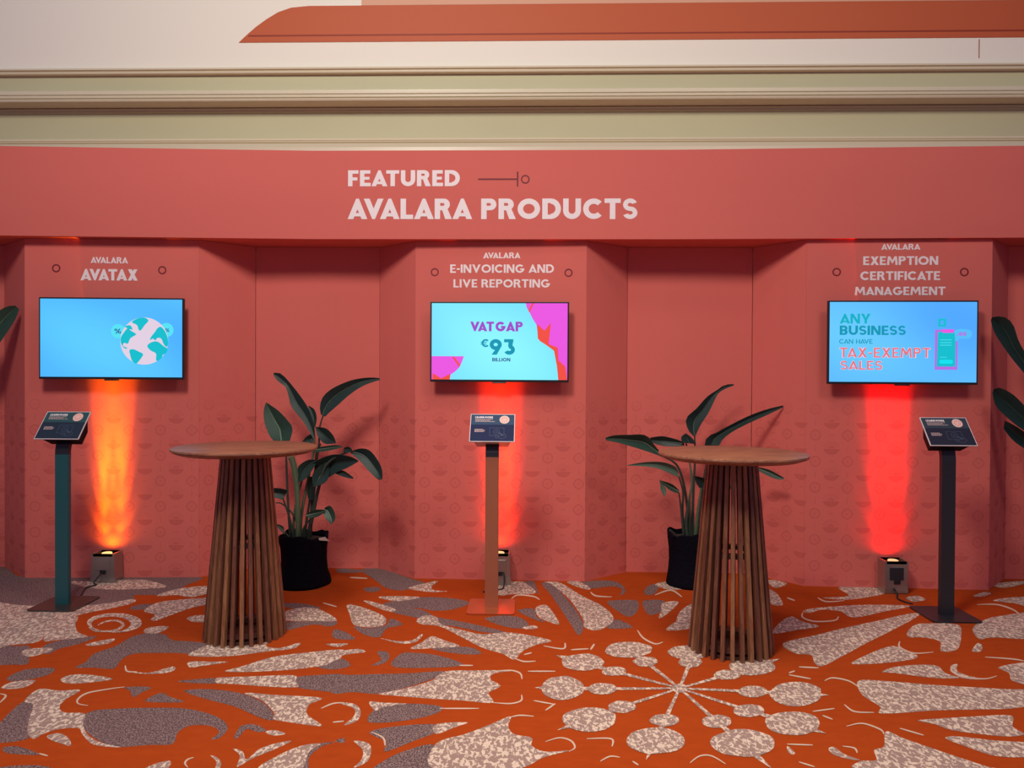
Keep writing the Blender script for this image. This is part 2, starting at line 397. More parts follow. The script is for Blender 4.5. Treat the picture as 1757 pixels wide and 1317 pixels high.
A_c = [[(350,232),(470,228),(600,224),(740,222),(850,257),(720,268),(600,272),(500,268),(420,255)],
 [(-60,352),(120,352),(380,355),(560,340),(680,320),(680,340),(560,370),(430,395),(330,430),(250,490),(190,540),(60,555),(-60,560)],
 [(225,535),(245,490),(300,445),(380,410),(400,415),(385,450),(400,490),(450,512),(400,520),(300,530)],
 [(110,600),(140,575),(260,570),(260,585),(200,605),(150,615)], [(440,550),(580,522),(560,545),(480,560)],
 [(735,490),(760,465),(860,460),(820,490),(770,497)],
 [(735,380),(800,340),(900,325),(1060,315),(1060,345),(980,365),(880,400),(800,430),(770,425),(790,400)],
 [(800,305),(860,280),(950,262),(1060,255),(1060,290),(980,310),(930,305),(900,300)],
 [(955,420),(990,405),(1060,405),(1060,435),(990,437)],
 [(960,605),(1050,560),(1100,545),(1300,555),(1380,530),(1360,560),(1430,570),(1520,545),(1535,550),(1490,575),(1350,590),(1200,610),(1050,615)],
 [(1450,395),(1480,375),(1580,362),(1660,385),(1720,430),(1600,432),(1450,430)],
 [(310,730),(350,710),(430,705),(520,715),(575,730),(500,742),(400,752),(330,748)],
 [(5,775),(60,745),(180,735),(130,770),(60,780)],
 [(125,840),(200,780),(300,788),(410,785),(340,830),(305,870),(330,900),(430,905),(425,960),(450,1015),(520,1055),(620,1078),(480,1065),(420,1010),(400,980),(300,985),(220,1010),(170,1035),(140,1000),(150,930),(170,860)],
 [(240,1020),(300,1005),(350,1030),(360,1070),(300,1055),(260,1040)],
 [(650,687),(760,697),(880,665),(890,685),(830,700),(720,702)],
 [(960,660),(970,640),(1080,640),(1165,642),(1050,660),(980,670)],
 [(1150,690),(1250,660),(1400,615),(1600,590),(1740,578),(1757,590),(1740,622),(1700,640),(1650,660),(1500,680),(1300,692)],
 [(1105,725),(1150,720),(1300,715),(1500,710),(1510,740),(1520,770),(1400,770),(1200,755),(1110,750)],
 [(1250,800),(1400,810),(1640,825),(1580,860),(1570,910),(1640,960),(1620,970),(1480,950),(1400,935),(1400,900),(1340,840)],
 [(1355,1000),(1400,990),(1460,1008),(1400,1018)],
 [(1190,1085),(1240,1100),(1260,1140),(1320,1090),(1400,1060),(1490,1045),(1400,1090),(1300,1130),(1230,1170),(1210,1175),(1225,1120)],
 [(1320,1190),(1420,1120),(1540,1070),(1640,1060),(1580,1100),(1530,1190)],
 [(1075,1120),(1110,1130),(1130,1160),(1120,1190),(1100,1190),(1105,1150)], [(740,1190),(800,1160),(870,1148),(850,1190)]]
A_g = [[(-60,150),(40,165),(130,208),(480,208),(1010,205),(950,250),(850,295),(690,300),(680,320),(560,340),(380,355),(-60,350)],
 [(25,430),(60,400),(140,390),(215,392),(210,410),(150,435),(60,442)],
 [(215,590),(230,555),(320,530),(470,510),(480,520),(400,550),(300,575),(250,600)],
 [(-60,565),(90,560),(150,560),(150,600),(140,650),(60,655),(-60,650)],
 [(385,670),(440,640),(480,600),(590,560),(680,510),(760,495),(840,500),(880,530),(960,535),(1050,545),(1060,560),(1000,600),(900,595),(780,595),(680,600),(620,630),(580,675),(480,670)],
 [(660,370),(700,350),(780,345),(780,360),(720,375)], [(920,295),(960,280),(1010,278),(1000,292),(950,303)],
 [(1440,350),(1470,340),(1560,345),(1640,365),(1600,370),(1500,370)],
 [(1450,440),(1600,433),(1720,435),(1690,460),(1600,450),(1490,475),(1450,475)],
 [(40,720),(130,680),(270,672),(260,700),(180,725),(60,740)],
 [(-40,1000),(60,890),(120,845),(170,850),(150,930),(140,1000),(145,1030),(60,1050),(-40,1050)],
 [(425,920),(480,890),(600,880),(780,875),(950,880),(1080,910),(1150,950),(1160,990),(1120,1030),(1080,1035),(1120,1000),(1080,970),(980,965),(910,1000),(880,1060),(760,1065),(600,1075),(500,1040),(430,980)],
 [(15,1080),(80,1072),(150,1090),(200,1115),(120,1115),(30,1105)], [(-40,1190),(60,1172),(200,1170),(260,1190)],
 [(640,770),(770,770),(720,800),(680,820),(665,790)], [(740,840),(820,800),(870,820),(940,845),(820,848)],
 [(1620,665),(1680,640),(1750,625),(1790,660),(1700,680)], [(1510,720),(1600,710),(1757,705),(1790,750),(1757,795),(1600,785),(1520,770),(1505,745)],
 [(905,740),(1000,730),(1100,725),(1110,750),(1000,750)],
 [(940,790),(1050,780),(1200,795),(1310,830),(1380,880),(1400,935),(1340,930),(1200,870),(1050,830)],
 [(1195,1030),(1230,970),(1300,960),(1360,990),(1320,1000),(1260,985),(1220,1025)],
 [(1480,1190),(1560,1100),(1620,1060),(1710,1052),(1640,1075),(1580,1130),(1570,1190)], [(1710,1045),(1757,1030),(1757,1055)]]
A_l = [[(635,770),(560,780),(450,800),(400,830),(400,855),(450,865)], [(0,805),(30,815),(0,850)], [(640,660),(650,690),(700,692)],
 [(200,1110),(245,1122)], [(1640,880),(1700,855),(1757,850)], [(990,1130),(960,1140),(945,1160),(960,1182)], [(1700,950),(1757,945)], [(1650,340),(1720,360)]]
B_c = [[(360,265),(440,240),(510,228),(480,255),(490,275),(560,280),(470,285)], [(205,310),(300,305),(420,310),(360,325),(280,330)],
 [(130,330),(180,335),(290,370),(270,385),(200,365)],
 [(400,430),(440,405),(500,410),(530,450),(640,480),(740,500),(860,490),(1000,510),(1090,535),(1010,555),(940,590),(900,630),(840,600),(740,570),(640,520),(520,460),(430,450)],
 [(45,350),(100,355),(200,390),(245,420),(230,455),(150,465),(80,450),(60,400)],
 [(215,520),(300,535),(380,530),(425,500),(430,510),(395,540),(320,548)], [(370,575),(430,540),(480,510),(540,530),(620,560),(500,570)],
 [(0,590),(100,575),(140,590),(70,600),(0,610)], [(-60,550),(50,548),(0,565)],
 [(210,805),(330,780),(470,740),(550,690),(700,685),(900,685),(800,700),(780,730),(830,765),(770,800),(790,850),(650,840),(480,830),(300,815)],
 [(160,845),(240,850),(350,855),(240,870),(190,890)], [(0,850),(80,855),(115,890),(100,940),(30,965),(80,920),(80,880)],
 [(500,960),(660,950),(600,975),(500,1010)],
 [(500,1060),(650,1010),(780,960),(880,920),(870,970),(900,1010),(990,1030),(990,1070),(1060,1100),(1180,1095),(1050,1130),(900,1190),(490,1190)],
 [(80,1045),(150,1055),(170,1090),(150,1150),(80,1182),(120,1140),(125,1090)],
 [(820,300),(830,240),(920,230),(960,240),(1010,290),(900,295)],
 [(1050,235),(1130,235),(1240,300),(1340,350),(1400,400),(1400,440),(1330,480),(1260,465),(1250,420),(1180,320),(1090,245)],
 [(1170,235),(1230,230),(1290,265),(1260,270)], [(1010,365),(1060,350),(1100,390),(1130,450),(1060,430),(1020,405)],
 [(940,465),(1000,455),(1020,470),(960,475)], [(1660,340),(1740,335),(1690,390),(1640,420),(1650,380)],
 [(1620,245),(1700,230),(1757,250),(1757,270),(1680,270)], [(1680,480),(1720,440),(1800,425),(1800,470)]]
B_g = [[(120,170),(220,165),(300,190),(390,220),(440,240),(340,275),(250,265),(200,230)], [(0,165),(50,165),(150,175),(100,185),(0,185)],
 [(130,265),(200,258),(215,275),(160,285)], [(230,345),(330,325),(450,310),(600,318),(670,340),(600,370),(500,380),(400,365),(320,375)],
 [(270,385),(330,365),(430,375),(500,410),(600,430),(700,450),(860,490),(750,490),(600,460),(520,450),(420,420)],
 [(80,460),(150,468),(240,455),(270,420),(330,450),(250,470),(210,515),(130,500)], [(-20,475),(40,490),(85,525),(-20,520)],
 [(480,575),(600,563),(690,570),(730,600),(620,600)], [(200,590),(250,590),(262,620),(230,650),(170,660),(220,630)],
 [(280,665),(320,600),(400,595),(520,610),(640,655),(500,670)],
 [(-30,720),(150,705),(350,700),(550,690),(450,740),(300,785),(200,805),(80,795),(-30,800)], [(470,825),(540,795),(660,780),(600,810),(540,828)],
 [(160,950),(180,890),(260,860),(400,855),(530,870),(500,905),(350,940)], [(160,1000),(300,970),(490,960),(500,1000),(400,1040),(240,1100),(245,1050)],
 [(230,1150),(330,1100),(490,1065),(490,1190),(200,1190)], [(680,1190),(720,1165),(790,1162),(850,1190)],
 [(945,235),(1000,230),(1020,280),(1040,300),(990,270)], [(1040,240),(1090,240),(1170,320),(1230,400),(1255,460),(1230,505),(1190,450),(1130,360),(1080,290)],
 [(1220,240),(1330,225),(1430,235),(1470,280),(1440,300),(1450,270),(1400,255),(1290,265)], [(1375,335),(1450,325),(1530,330),(1530,380),(1490,410),(1440,390)],
 [(1400,440),(1430,425),(1505,465),(1380,470)], [(920,375),(1000,370),(1015,410),(1060,435),(1020,430),(950,400)], [(750,420),(850,405),(930,415),(975,450),(940,470),(850,460)],
 [(1565,280),(1590,250),(1640,245),(1620,290),(1580,300)], [(1560,330),(1650,325),(1670,345),(1640,390),(1590,400),(1565,370)]]
B_l = [[(60,210),(150,215)], [(620,660),(690,660)], [(800,690),(880,685),(930,700),(940,730)], [(790,850),(880,855),(935,840),(938,810)], [(520,880),(720,880)],
 [(880,925),(930,915),(1000,920)], [(1060,1050),(1130,1030),(1190,1045),(1210,1080),(1180,1100)], [(170,1000),(230,1030),(240,1070)], [(1290,285),(1320,305),(1400,310)],
 [(885,320),(920,300),(1000,308),(1030,325)], [(1620,300),(1700,275),(1757,310)], [(1530,480),(1560,520),(1620,550),(1660,540)], [(1050,560),(1150,575),(1160,545)],
 [(905,625),(950,640),(1010,638)], [(950,605),(990,595)], [(1190,580),(1280,575)], [(1290,580),(1310,550)], [(1340,1150),(1390,1125),(1440,1130)],
 [(1060,890),(1110,855)], [(1270,1035),(1395,1035),(1400,1075)], [(1000,840),(1110,860)], [(1505,1150),(1535,1170)], [(970,690),(1110,690)]]
C_c = [[(540,540),(700,500),(860,460),(1000,430),(1180,390),(1225,400),(1100,470),(960,540),(850,600),(740,655),(700,640),(680,600),(600,590)],
 [(640,380),(680,365),(850,350),(1000,345),(1180,352),(1050,380),(900,410),(830,380),(740,370),(680,385)], [(490,490),(520,440),(580,405),(640,430),(720,455),(600,475)],
 [(820,260),(900,250),(1030,262),(1050,290),(950,310),(850,320),(740,310),(870,300)], [(460,225),(500,220),(560,240),(500,260)], [(470,270),(510,290),(540,345),(480,340)],
 [(1160,310),(1220,300),(1260,320),(1200,330)], [(1165,490),(1200,450),(1260,440),(1420,445),(1440,500),(1420,570),(1340,580),(1330,530),(1240,510),(1180,510)],
 [(890,645),(960,600),(1080,555),(1150,570),(1220,610),(1100,635)], [(1500,460),(1560,420),(1650,400),(1800,392),(1800,510),(1600,510),(1540,520),(1510,500)],
 [(1495,580),(1520,540),(1545,550),(1540,580)], [(1385,660),(1420,645),(1420,680),(1480,705),(1560,722),(1440,715)], [(1630,660),(1800,640),(1800,745),(1700,730),(1680,690)],
 [(1040,685),(1100,660),(1230,648),(1320,655),(1360,690),(1430,715),(1300,715),(1100,690)],
 [(920,730),(1050,730),(1300,750),(1640,770),(1800,780),(1800,845),(1690,870),(1500,875),(1300,880),(1040,895),(1030,860),(940,800)],
 [(1220,930),(1330,920),(1500,910),(1690,905),(1700,960),(1757,1000),(1650,1010),(1400,980),(1310,950)], [(1360,1020),(1420,1010),(1600,1030),(1800,1048),(1800,1110),(1620,1110),(1460,1060)],
 [(1060,985),(1150,1020),(1350,1090),(1560,1160),(1600,1178),(940,1178),(930,1135),(1010,1130),(1000,1080),(1050,1060)], [(770,1070),(800,1065),(850,1100),(930,1130),(870,1125),(790,1100)],
 [(1600,240),(1757,225),(1757,240),(1650,260)], [(1500,300),(1560,280),(1590,290),(1540,305)], [(1600,325),(1680,310),(1800,310),(1800,365),(1720,340)], [(0,440),(20,380),(80,340),(90,370),(70,440),(30,465)],
 [(560,1060),(590,1080),(600,1100),(570,1095)]]
C_l = [[(715,310),(760,330),(850,325)], [(560,310),(600,325)], [(640,385),(640,410),(700,430),(800,425),(820,405)], [(1130,530),(1130,560),(1200,590),(1300,585)], [(1560,610),(1700,620),(1757,630)],
 [(1400,650),(1390,680),(1450,710),(1560,720),(1620,705)], [(750,730),(790,715),(870,730),(920,760)], [(850,850),(900,885),(1000,890)], [(860,960),(940,945),(1030,975),(1050,1000)], [(1130,970),(1250,1005)],
 [(840,1060),(900,1070),(915,1095)], [(570,700),(680,720)], [(570,690),(600,680)], [(620,660),(720,665)], [(690,885),(800,870)], [(740,905),(790,925)], [(560,1050),(690,1055)],
 [(70,1145),(120,1110),(180,1110),(250,1150)], [(620,1140),(700,1165)], [(1520,345),(1620,345),(1700,370),(1740,400)]]
A_o = [[(415,470),(440,430),(520,410),(600,408),(660,425),(655,450),(600,470),(520,482),(450,490)]]   # orange coils laid over cream
fbm = bmesh.new()
fcount = [0]
def fpoly(pts, mi, z):
    fcount[0] += 1; z += fcount[0]*2e-6 if z else 0
    P = [Vector((p[0], p[1], z)) for p in pts]; V = [fbm.verts.new(p) for p in P]
    for t in tessellate_polygon([P]):
        try:
            f = fbm.faces.new([V[i] for i in t]); f.material_index = mi
            if f.calc_area() > 0:
                f.normal_update()
                if f.normal.z < 0: f.normal_flip()
        except ValueError: pass
def region(pts, S, mi, z):
    fpoly([tuple(on_floor(*q))[:2] for q in catmull([S(p) for p in pts], 5, True)], mi, z)
def line_(pts, S, w, mi, z):
    q = [Vector(S(p)) for p in pts]; q = [Vector(p) for p in catmull([tuple(p) for p in q], 5)]
    Lp, Rp = [], []
    for i, p in enumerate(q):
        d = (q[min(i+1, len(q)-1)]-q[max(i-1, 0)]).normalized(); n = Vector((-d.y, d.x))
        ww = w*(.35+.65*math.sin(math.pi*min(1, max(0, (i+.6)/(len(q)+.2)))))
        n.y *= .65
        Lp.append(p+n*ww); Rp.append(p-n*ww)
    fpoly([tuple(on_floor(*v))[:2] for v in Lp+Rp[::-1]], mi, z)
fpoly([(-12, -4), (12, -4), (12, 8), (-12, 8)], 4, 0)
fpoly([tuple(on_floor(*p))[:2] for p in ((-15, 1330), (1775, 1330), (1775, 962), (-15, 962))], 0, .0004)
for S, cs, gs, ls in ((SA, A_c, A_g, A_l), (SB, B_c, B_g, B_l), (SC, C_c, [], C_l)):
    for i, p in enumerate(gs): region(p, S, 2, .0006+i*.00001)
    for i, p in enumerate(cs): region(p, S, 1, .0010+i*.00001)
    for i, p in enumerate(ls): line_(p, S, 1.9, 3, .0016+i*.00001)
def ell(cx, cy, rx, ry, n=14, j=.06): return [(cx+rx*math.cos(2*math.pi*i/n)*(1+random.uniform(-j, j)), cy+ry*math.sin(2*math.pi*i/n)*(1+random.uniform(-j, j))) for i in range(n)]
region(ell(585, 442, 140, 50, 16, .02), SA, 1, .0014); region(ell(568, 449, 100, 38, 16, .02), SA, 0, .00145)
line_([(455, 465), (490, 484), (580, 482), (630, 455), (600, 432), (540, 436), (500, 455)], SA, 2.6, 1, .0017)
cen = (1166, 1181)
for S, (bx, by, brx, bry), (sx, sy, srx, sry) in (
    (SB, (1145, 775, 110, 60), (1350, 780, 72, 30)), (SB, (1250, 645, 112, 44), (1410, 690, 62, 24)), (SB, (1485, 580, 122, 40), (1570, 640, 62, 26)),
    (SC, (70, 585, 112, 36), (72, 636, 58, 27)), (SC, (385, 660, 115, 43), (258, 700, 70, 25)), (SC, (605, 795, 132, 62), (390, 785, 76, 29)),
    (SC, (590, 945, 142, 60), (370, 882, 80, 32)), (SC, (335, 1045, 162, 70), (205, 935, 76, 33)), (SB, (1620, 1045, 152, 66), (1670, 940, 76, 31)), (SB, (1285, 935, 136, 62), (1450, 872, 72, 31))):
    region(ell(bx, by, brx, bry), S, 1, .0019); region(ell(sx, sy, srx, sry), S, 1, .00195)
    a, b = Vector(S((bx, by))), Vector(cen); s_ = Vector(S((sx, sy)))
    for (p, q, w) in ((a, s_, 6.5), (s_, b, 4.2)):
        d = (q-p).normalized(); n = Vector((-d.y, d.x*.6))
        fpoly([tuple(on_floor(*v))[:2] for v in (p+n*w, q+n*w*.55, q-n*w*.55, p-n*w)], 1, .002)
    t = a+(a-b).normalized()*(brx if abs(bx-sx) > 120 else bry*1.3)/2.96*1.28; d = (a-b).normalized(); n = Vector((-d.y, d.x))
    fpoly([tuple(on_floor(*v))[:2] for v in (a+n*9, t, a-n*9)], 1, .00205)
region(ell(0, 0, 12, 8), lambda p: (cen[0]+p[0], cen[1]+p[1]), 1, .0021)
fl = mesh_obj('floor', fbm, [M_orange, M_mott, M_grey, M_lite, M_far], fix=False); struct(fl)

# ------------------------------------------------------------------ room wall behind the booth, with cornice
def profile(name, prof, m, x0=-8, x1=8):
    bm = bmesh.new(); prism(bm, [(x0, y, z) for y, z in prof], (x1-x0, 0, 0)); return struct(mesh_obj(name, bm, m))
bm = bmesh.new(); box(bm, -8, 8, 6.41, 6.75, 0, 3.84); struct(mesh_obj('wall_back', bm, M_olive))
bm = bmesh.new(); box(bm, -8, 8, 6.30, 6.75, 3.985, 6.6); struct(mesh_obj('wall_back_upper', bm, M_cream))
profile('trim_1', [(6.6, 4.010), (6.285, 4.005), (6.283, 3.996), (6.262, 3.994), (6.258, 3.980), (6.278, 3.976), (6.278, 3.968), (6.262, 3.962), (6.266, 3.950), (6.6, 3.948)], M_mould)
profile('trim_2', [(6.6, 3.95), (6.312, 3.95), (6.312, 3.828), (6.6, 3.828)], M_olive)
profile('trim_3', [(6.6, 3.832), (6.315, 3.832), (6.300, 3.822), (6.300, 3.812), (6.282, 3.808), (6.280, 3.786), (6.296, 3.782), (6.296, 3.776), (6.262, 3.772), (6.250, 3.764), (6.252, 3.748), (6.268, 3.742), (6.268, 3.737), (6.240, 3.733), (6.230, 3.722), (6.236, 3.712), (6.40, 3.707), (6.6, 3.707)], M_mould)
profile('trim_4', [(6.600, 3.7070), (6.383, 3.7070), (6.373, 3.6980), (6.383, 3.6900), (6.390, 3.6720), (6.600, 3.6680)], M_olive)
profile('trim_5', [(6.600, 3.4550), (6.396, 3.4550), (6.390, 3.4380), (6.398, 3.4350), (6.380, 3.4200), (6.368, 3.4160), (6.380, 3.4100), (6.328, 3.3920), (6.293, 3.3500), (6.288, 3.2800), (6.600, 3.2700)], M_mould)

# orange banner across the upper wall
bn = thing('wall_banner', 'long orange banner with a curved left end across the cream wall above the cornice', 'banner', (0, 6.298, 4.2))
edge = [(410,74),(425,59),(440,46),(458,33),(478,21),(500,13.5),(530,9.5)]
lp = [at(x, y, 6.298) for x, y in edge]
pts = [(p.x, p.z-4.2) for p in lp]; zt, zb, zs = .307, .013, .066
pts = [(p[0], min(p[1], zt)) for p in pts]; pts[0] = (pts[0][0], zb); pts[-1] = (pts[-1][0], zt)
flat('orange_band', [pts + [(6.5, zt), (6.5, zb)]], M_banner, bn, 0, .004)
xs = pts[1][0]
flat('rust_stripe', [[(xs+.012, zs+.006), (6.5, zs+.006), (6.5, zs-.006), (xs+.004, zs-.006)]], M_stripe, bn, -.0045, .001)
flat('peach_panel', [[(-1.43, zt+.001), (6.5, zt+.001), (6.5, 1.2), (-1.43, 1.2)]], M_peach, bn, 0, .004)
bm = bmesh.new(); box(bm, 3.552, 3.556, 6.296, 6.30, 4.05, 4.20); o = mesh_obj('trim_6', bm, M_stripe); struct(o)

# ------------------------------------------------------------------ booth: towers, recess panels, header
HB = 2.455
towers = {'l': ((-3.673, 5.446), (-2.435, 5.523)), 'm': ((-.863, 5.569), (.374, 5.55)), 'r': ((1.924, 5.502), (3.189, 5.459))}
recess = [((-5.6, 5.696), (-4.040, 5.755)), ((-2.127, 5.823), (-1.181, 5.845)), ((.704, 5.834), (1.637, 5.833)), ((3.486, 5.772), (5.2, 5.705))]
sides = {'l': ((-4.037, 5.751), (-2.129, 5.82)), 'm': ((-1.179, 5.842), (.701, 5.831)), 'r': ((1.64, 5.83), (3.482, 5.767))}
tinfo = {'l': ('coral booth tower lettered AVATAX behind the teal-tinted kiosk', [('AVALARA', .23, 155.7, 219.7, 451.5, 441), ('AVATAX', .26, 138.5, 236.5, 481, 461.5)], [(96.5, 460), (278.5, 463.3)]),
         'm': ('coral booth tower lettered E-INVOICING AND LIVE REPORTING behind the copper-tinted kiosk', [('AVALARA', .23, 829, 893, 443, 433), ('E-INVOICING AND', .22, 772.5, 950.5, 468, 453.5), ('LIVE REPORTING', .22, 778, 943.5, 493.2, 479)], [(746, 466.7), (975.5, 467.8)]),
         'r': ('coral booth tower lettered EXEMPTION CERTIFICATE MANAGEMENT behind the charcoal kiosk', [('AVALARA', .23, 1512, 1579, 428.3, 418.3), ('EXEMPTION', .23, 1481, 1609.5, 454.5, 439.5), ('CERTIFICATE', .23, 1476, 1613, 480.5, 465.3), ('MANAGEMENT', .23, 1466.5, 1622, 506.2, 491.8)], [(1435.5, 466.5), (1654.5, 466.5)])}
TW = {}
for k, (a, b) in towers.items():
    a3, b3 = Vector((*a, 0)), Vector((*b, 0)); mid = (a3+b3)/2; d = (b3-a3).normalized(); rz = math.atan2(d.y, d.x)
    lab, txt, rings = tinfo[k]
    t = thing('backdrop_tower', lab, 'backdrop', mid, rz, 'coral booth towers'); TW[k] = (t, mid, rz)
    inv = (Matrix.Translation(mid) @ Matrix.Rotation(rz, 4, 'Z')).inverted(); n = Vector((d.y, -d.x, 0))
    L = (b3-a3).length/2
    loc = lambda px, py: inv @ on_plane(px, py, mid, n)
    bm = bmesh.new(); panel_bm(bm, (-L, 0), (L, 0), 0, HB-.002, .02); mesh_obj('front_panel', bm, M_pat, t)
    (s0, s1) = sides[k]; p0, p1 = inv @ Vector((*s0, 0)), inv @ Vector((*s1, 0))
    bm = bmesh.new(); panel_bm(bm, (p0.x, p0.y), (-L-.001, .001), 0, HB-.002, .02); mesh_obj('side_panel', bm, M_pat, t)
    bm = bmesh.new(); panel_bm(bm, (L+.001, .001), (p1.x, p1.y), 0, HB-.002, .02); mesh_obj('side_panel', bm, M_pat, t)
    for s, w, x0, x1, yb, yt in txt:
        q0, q1 = loc(x0, yb), loc(x1, yb); zt_ = loc((x0+x1)/2, yt).z; zb_ = loc((x0+x1)/2, yb).z
        o = lettering('title_lettering', s, w, q0.x, q1.x, zb_, zt_, M_white, t, space=.46); o['label'] = 'white lettering reading '+s
    for px, py in rings:
        q = loc(px, py); o = flat('ring_mark', ringp(q.x, q.z, .0295, .009), M_maroon, t, 0, .0015); o['label'] = 'small maroon ring beside the title'
rl = ['coral recess panel at far left edge beside the AVATAX tower', 'coral recess panel behind the left potted plant', 'coral recess panel behind the right potted plant', 'coral recess panel at far right edge behind the cut-off leaves']
for (a, b), lab in zip(recess, rl):
    bm = bmesh.new(); panel_bm(bm, a, b, 0, HB-.002, .02); tag(mesh_obj('backdrop_panel', bm, M_pat), lab, 'backdrop', 'coral recess panels')
HY = 5.49
hd = thing('header_sign', 'long coral header reading FEATURED AVALARA PRODUCTS across the top of the booth', 'sign', (0, HY, HB))
bm = bmesh.new(); front = [(-5.6, -.25), (-1.6, 0), (1.0, 0), (5.2, -.125)]
prism(bm, [(x, y, 0) for x, y in front]+[(x, y+.55, 0) for x, y in front[::-1]], (0, 0, .632)); bm.loops.layers.uv.verify(); mesh_obj('fascia', bm, M_coral, hd)
def hloc(px, py): p = at(px, py, HY); return p.x, p.z-HB
for s, w, x0, x1, yb, yt in (('FEATURED', .26, 597.3, 789, 319.5, 292), ('AVALARA PRODUCTS', .26, 596.5, 1093.5, 375.8, 340.6)):
    xm = (x0+x1)/2
    o = lettering('title_lettering', s, w, hloc(x0, yb)[0], hloc(x1, yb)[0], hloc(xm, yb)[1], hloc(xm, yt)[1], M_white, hd, space=.42 if ' ' in s else .34)
    o['label'] = 'white lettering reading '+s
x0, z0 = hloc(820.5, 307.3); x1 = hloc(888, 307.3)[0]; xr, zr = hloc(901.3, 307.5)
flat('line_mark', [R_(x0, z0-.0055, x1, z0+.0055), R_(x1-.005, z0-.053, x1+.006, z0+.053)], M_maroon, hd, 0, .0015)
flat('ring_mark', ringp(xr, zr, .0315, .0095), M_maroon, hd, 0, .0015)

# ------------------------------------------------------------------ televisions
def tv(k, label, cxy, w, h, m_screen):
    t0, mid, rz = TW[k]
    d = Vector((math.cos(rz), math.sin(rz), 0)); n = Vector((d.y, -d.x, 0))
    OFF = .115
    c = on_plane(*cxy, mid+n*OFF, n); base = c-n*0
    t = thing('television', label, 'television', c, rz, 'wall televisions')
    bm = bmesh.new(); box(bm, -w/2, w/2, 0, .028, -h/2, h/2, .003); box(bm, -w*.36, w*.36, .025, .052, -h*.42, h*.20, .01)
    mesh_obj('casing', bm, M_black, t)
    bm = bmesh.new(); box(bm, -.05, .05, -.004, .014, -h/2-.010, -h/2-.0002, .003); mesh_obj('infrared_sensor', bm, M_black, t)
    bm = bmesh.new(); box(bm, -.22, .22, .05, OFF-.001, -.12, .10); mesh_obj('wall_bracket', bm, M_dkgrey, t)
    bw = .010; sw, sh = w-2*bw, h-2*bw-.006
    bm = bmesh.new(); uv = bm.loops.layers.uv.verify()
    V = [bm.verts.new(p) for p in ((-sw/2, -.0012, -sh/2+.003), (sw/2, -.0012, -sh/2+.003), (sw/2, -.0012, sh/2+.003), (-sw/2, -.0012, sh/2+.003))]
    V2 = [bm.verts.new(v.co+Vector((0, .002, 0))) for v in V]
    f = bm.faces.new(V)
    for lp, q in zip(f.loops, ((0, 0), (1, 0), (1, 1), (0, 1))): lp[uv].uv = q
    bm.faces.new(V2[::-1])
    for i in range(4): bm.faces.new((V[i], V2[i], V2[(i+1) % 4], V[(i+1) % 4]))
    s = mesh_obj('screen', bm, m_screen, t)
    def M(u, v): return (-sw/2+u*sw, sh/2+.003-v*sh)          # u,v from the top left corner of the picture
    return t, s, M
E_teal = emis('teal_light', (0, 176, 196)); E_dteal = emis('deep_teal_light', (0, 150, 180)); E_globe = emis('pale_light', (226, 208, 226))
E_cyan = emis('cyan_light', (85, 225, 245)); E_pink = emis('magenta_light', (235, 85, 225), 1); E_red = emis('red_light', (242, 78, 62)); E_purp = emis('purple_light', (160, 75, 200))
E_coral = emis('coral_light', (235, 110, 112)); E_rim = emis('pale_pink_light', (225, 200, 235)); E_vio = emis('violet_light', (182, 108, 226)); E_navy = emis('navy_light', (40, 70, 140)); E_land = emis('turquoise_light', (0, 190, 205)); E_sky = emis('sky_light', (84, 190, 248))
# left: globe
t, s, M = tv('l', 'wall television showing a globe, above the amber uplight', (191.2, 580.5), 1.010, .578, screenmat('blue_screen_picture', (62, 160, 255), (92, 206, 255), (3.2, 1.2, -.2, 2.6, .6, .3), 1.0))
Q = lambda p: M((p[0]-288)/934, (p[1]-537)/523)
sm = lambda pts, k=3: catmull([Q(p) for p in pts], k, True)
cx, cz = Q((972, 817)); rr = Q((972+158, 817))[0]-cx
for p in ((800, 752), (1118, 742)):
    x, z = Q(p); flat('percent_bubble', [disc(x, z, .050)], E_cyan, s, -.0014, .0006)
flat('globe_graphic', [disc(cx, cz, rr, 56)], E_globe, s, -.0021, .0006)
land = [[(890,690),(930,665),(975,660),(1000,680),(975,710),(950,745),(935,740),(925,710)], [(818,795),(850,745),(868,728),(880,745),(912,765),(918,775),(880,800),(865,835),(840,830),(832,850),(862,865),(845,868),(822,840)],
 [(845,720),(880,712),(895,740),(870,735)], [(875,880),(900,872),(940,890),(965,905),(950,935),(922,968),(905,962),(890,945),(880,910)],
 [(992,850),(1020,825),(1060,820),(1100,850),(1125,868),(1118,895),(1095,910),(1085,932),(1060,950),(1050,940),(1050,900),(1015,880)],
 [(1010,810),(1020,785),(1040,760),(1062,728),(1085,722),(1112,755),(1128,800),(1129,840),(1118,855),(1100,835),(1085,800),(1060,795),(1045,812),(1030,800)]]
for p in land: flat('continent_shape', [sm(p)], E_land, s, -.0028, .0006)
for p0, m_ in (((776, 768, 820, 735), E_navy), ((1112, 755, 1138, 730), E_navy)):
    (xa, za), (xb, zb_) = Q(p0[:2]), Q(p0[2:]); lettering('percent_sign', '%', .16, xa, xb, za, zb_, m_, s, -.0035, .0006)
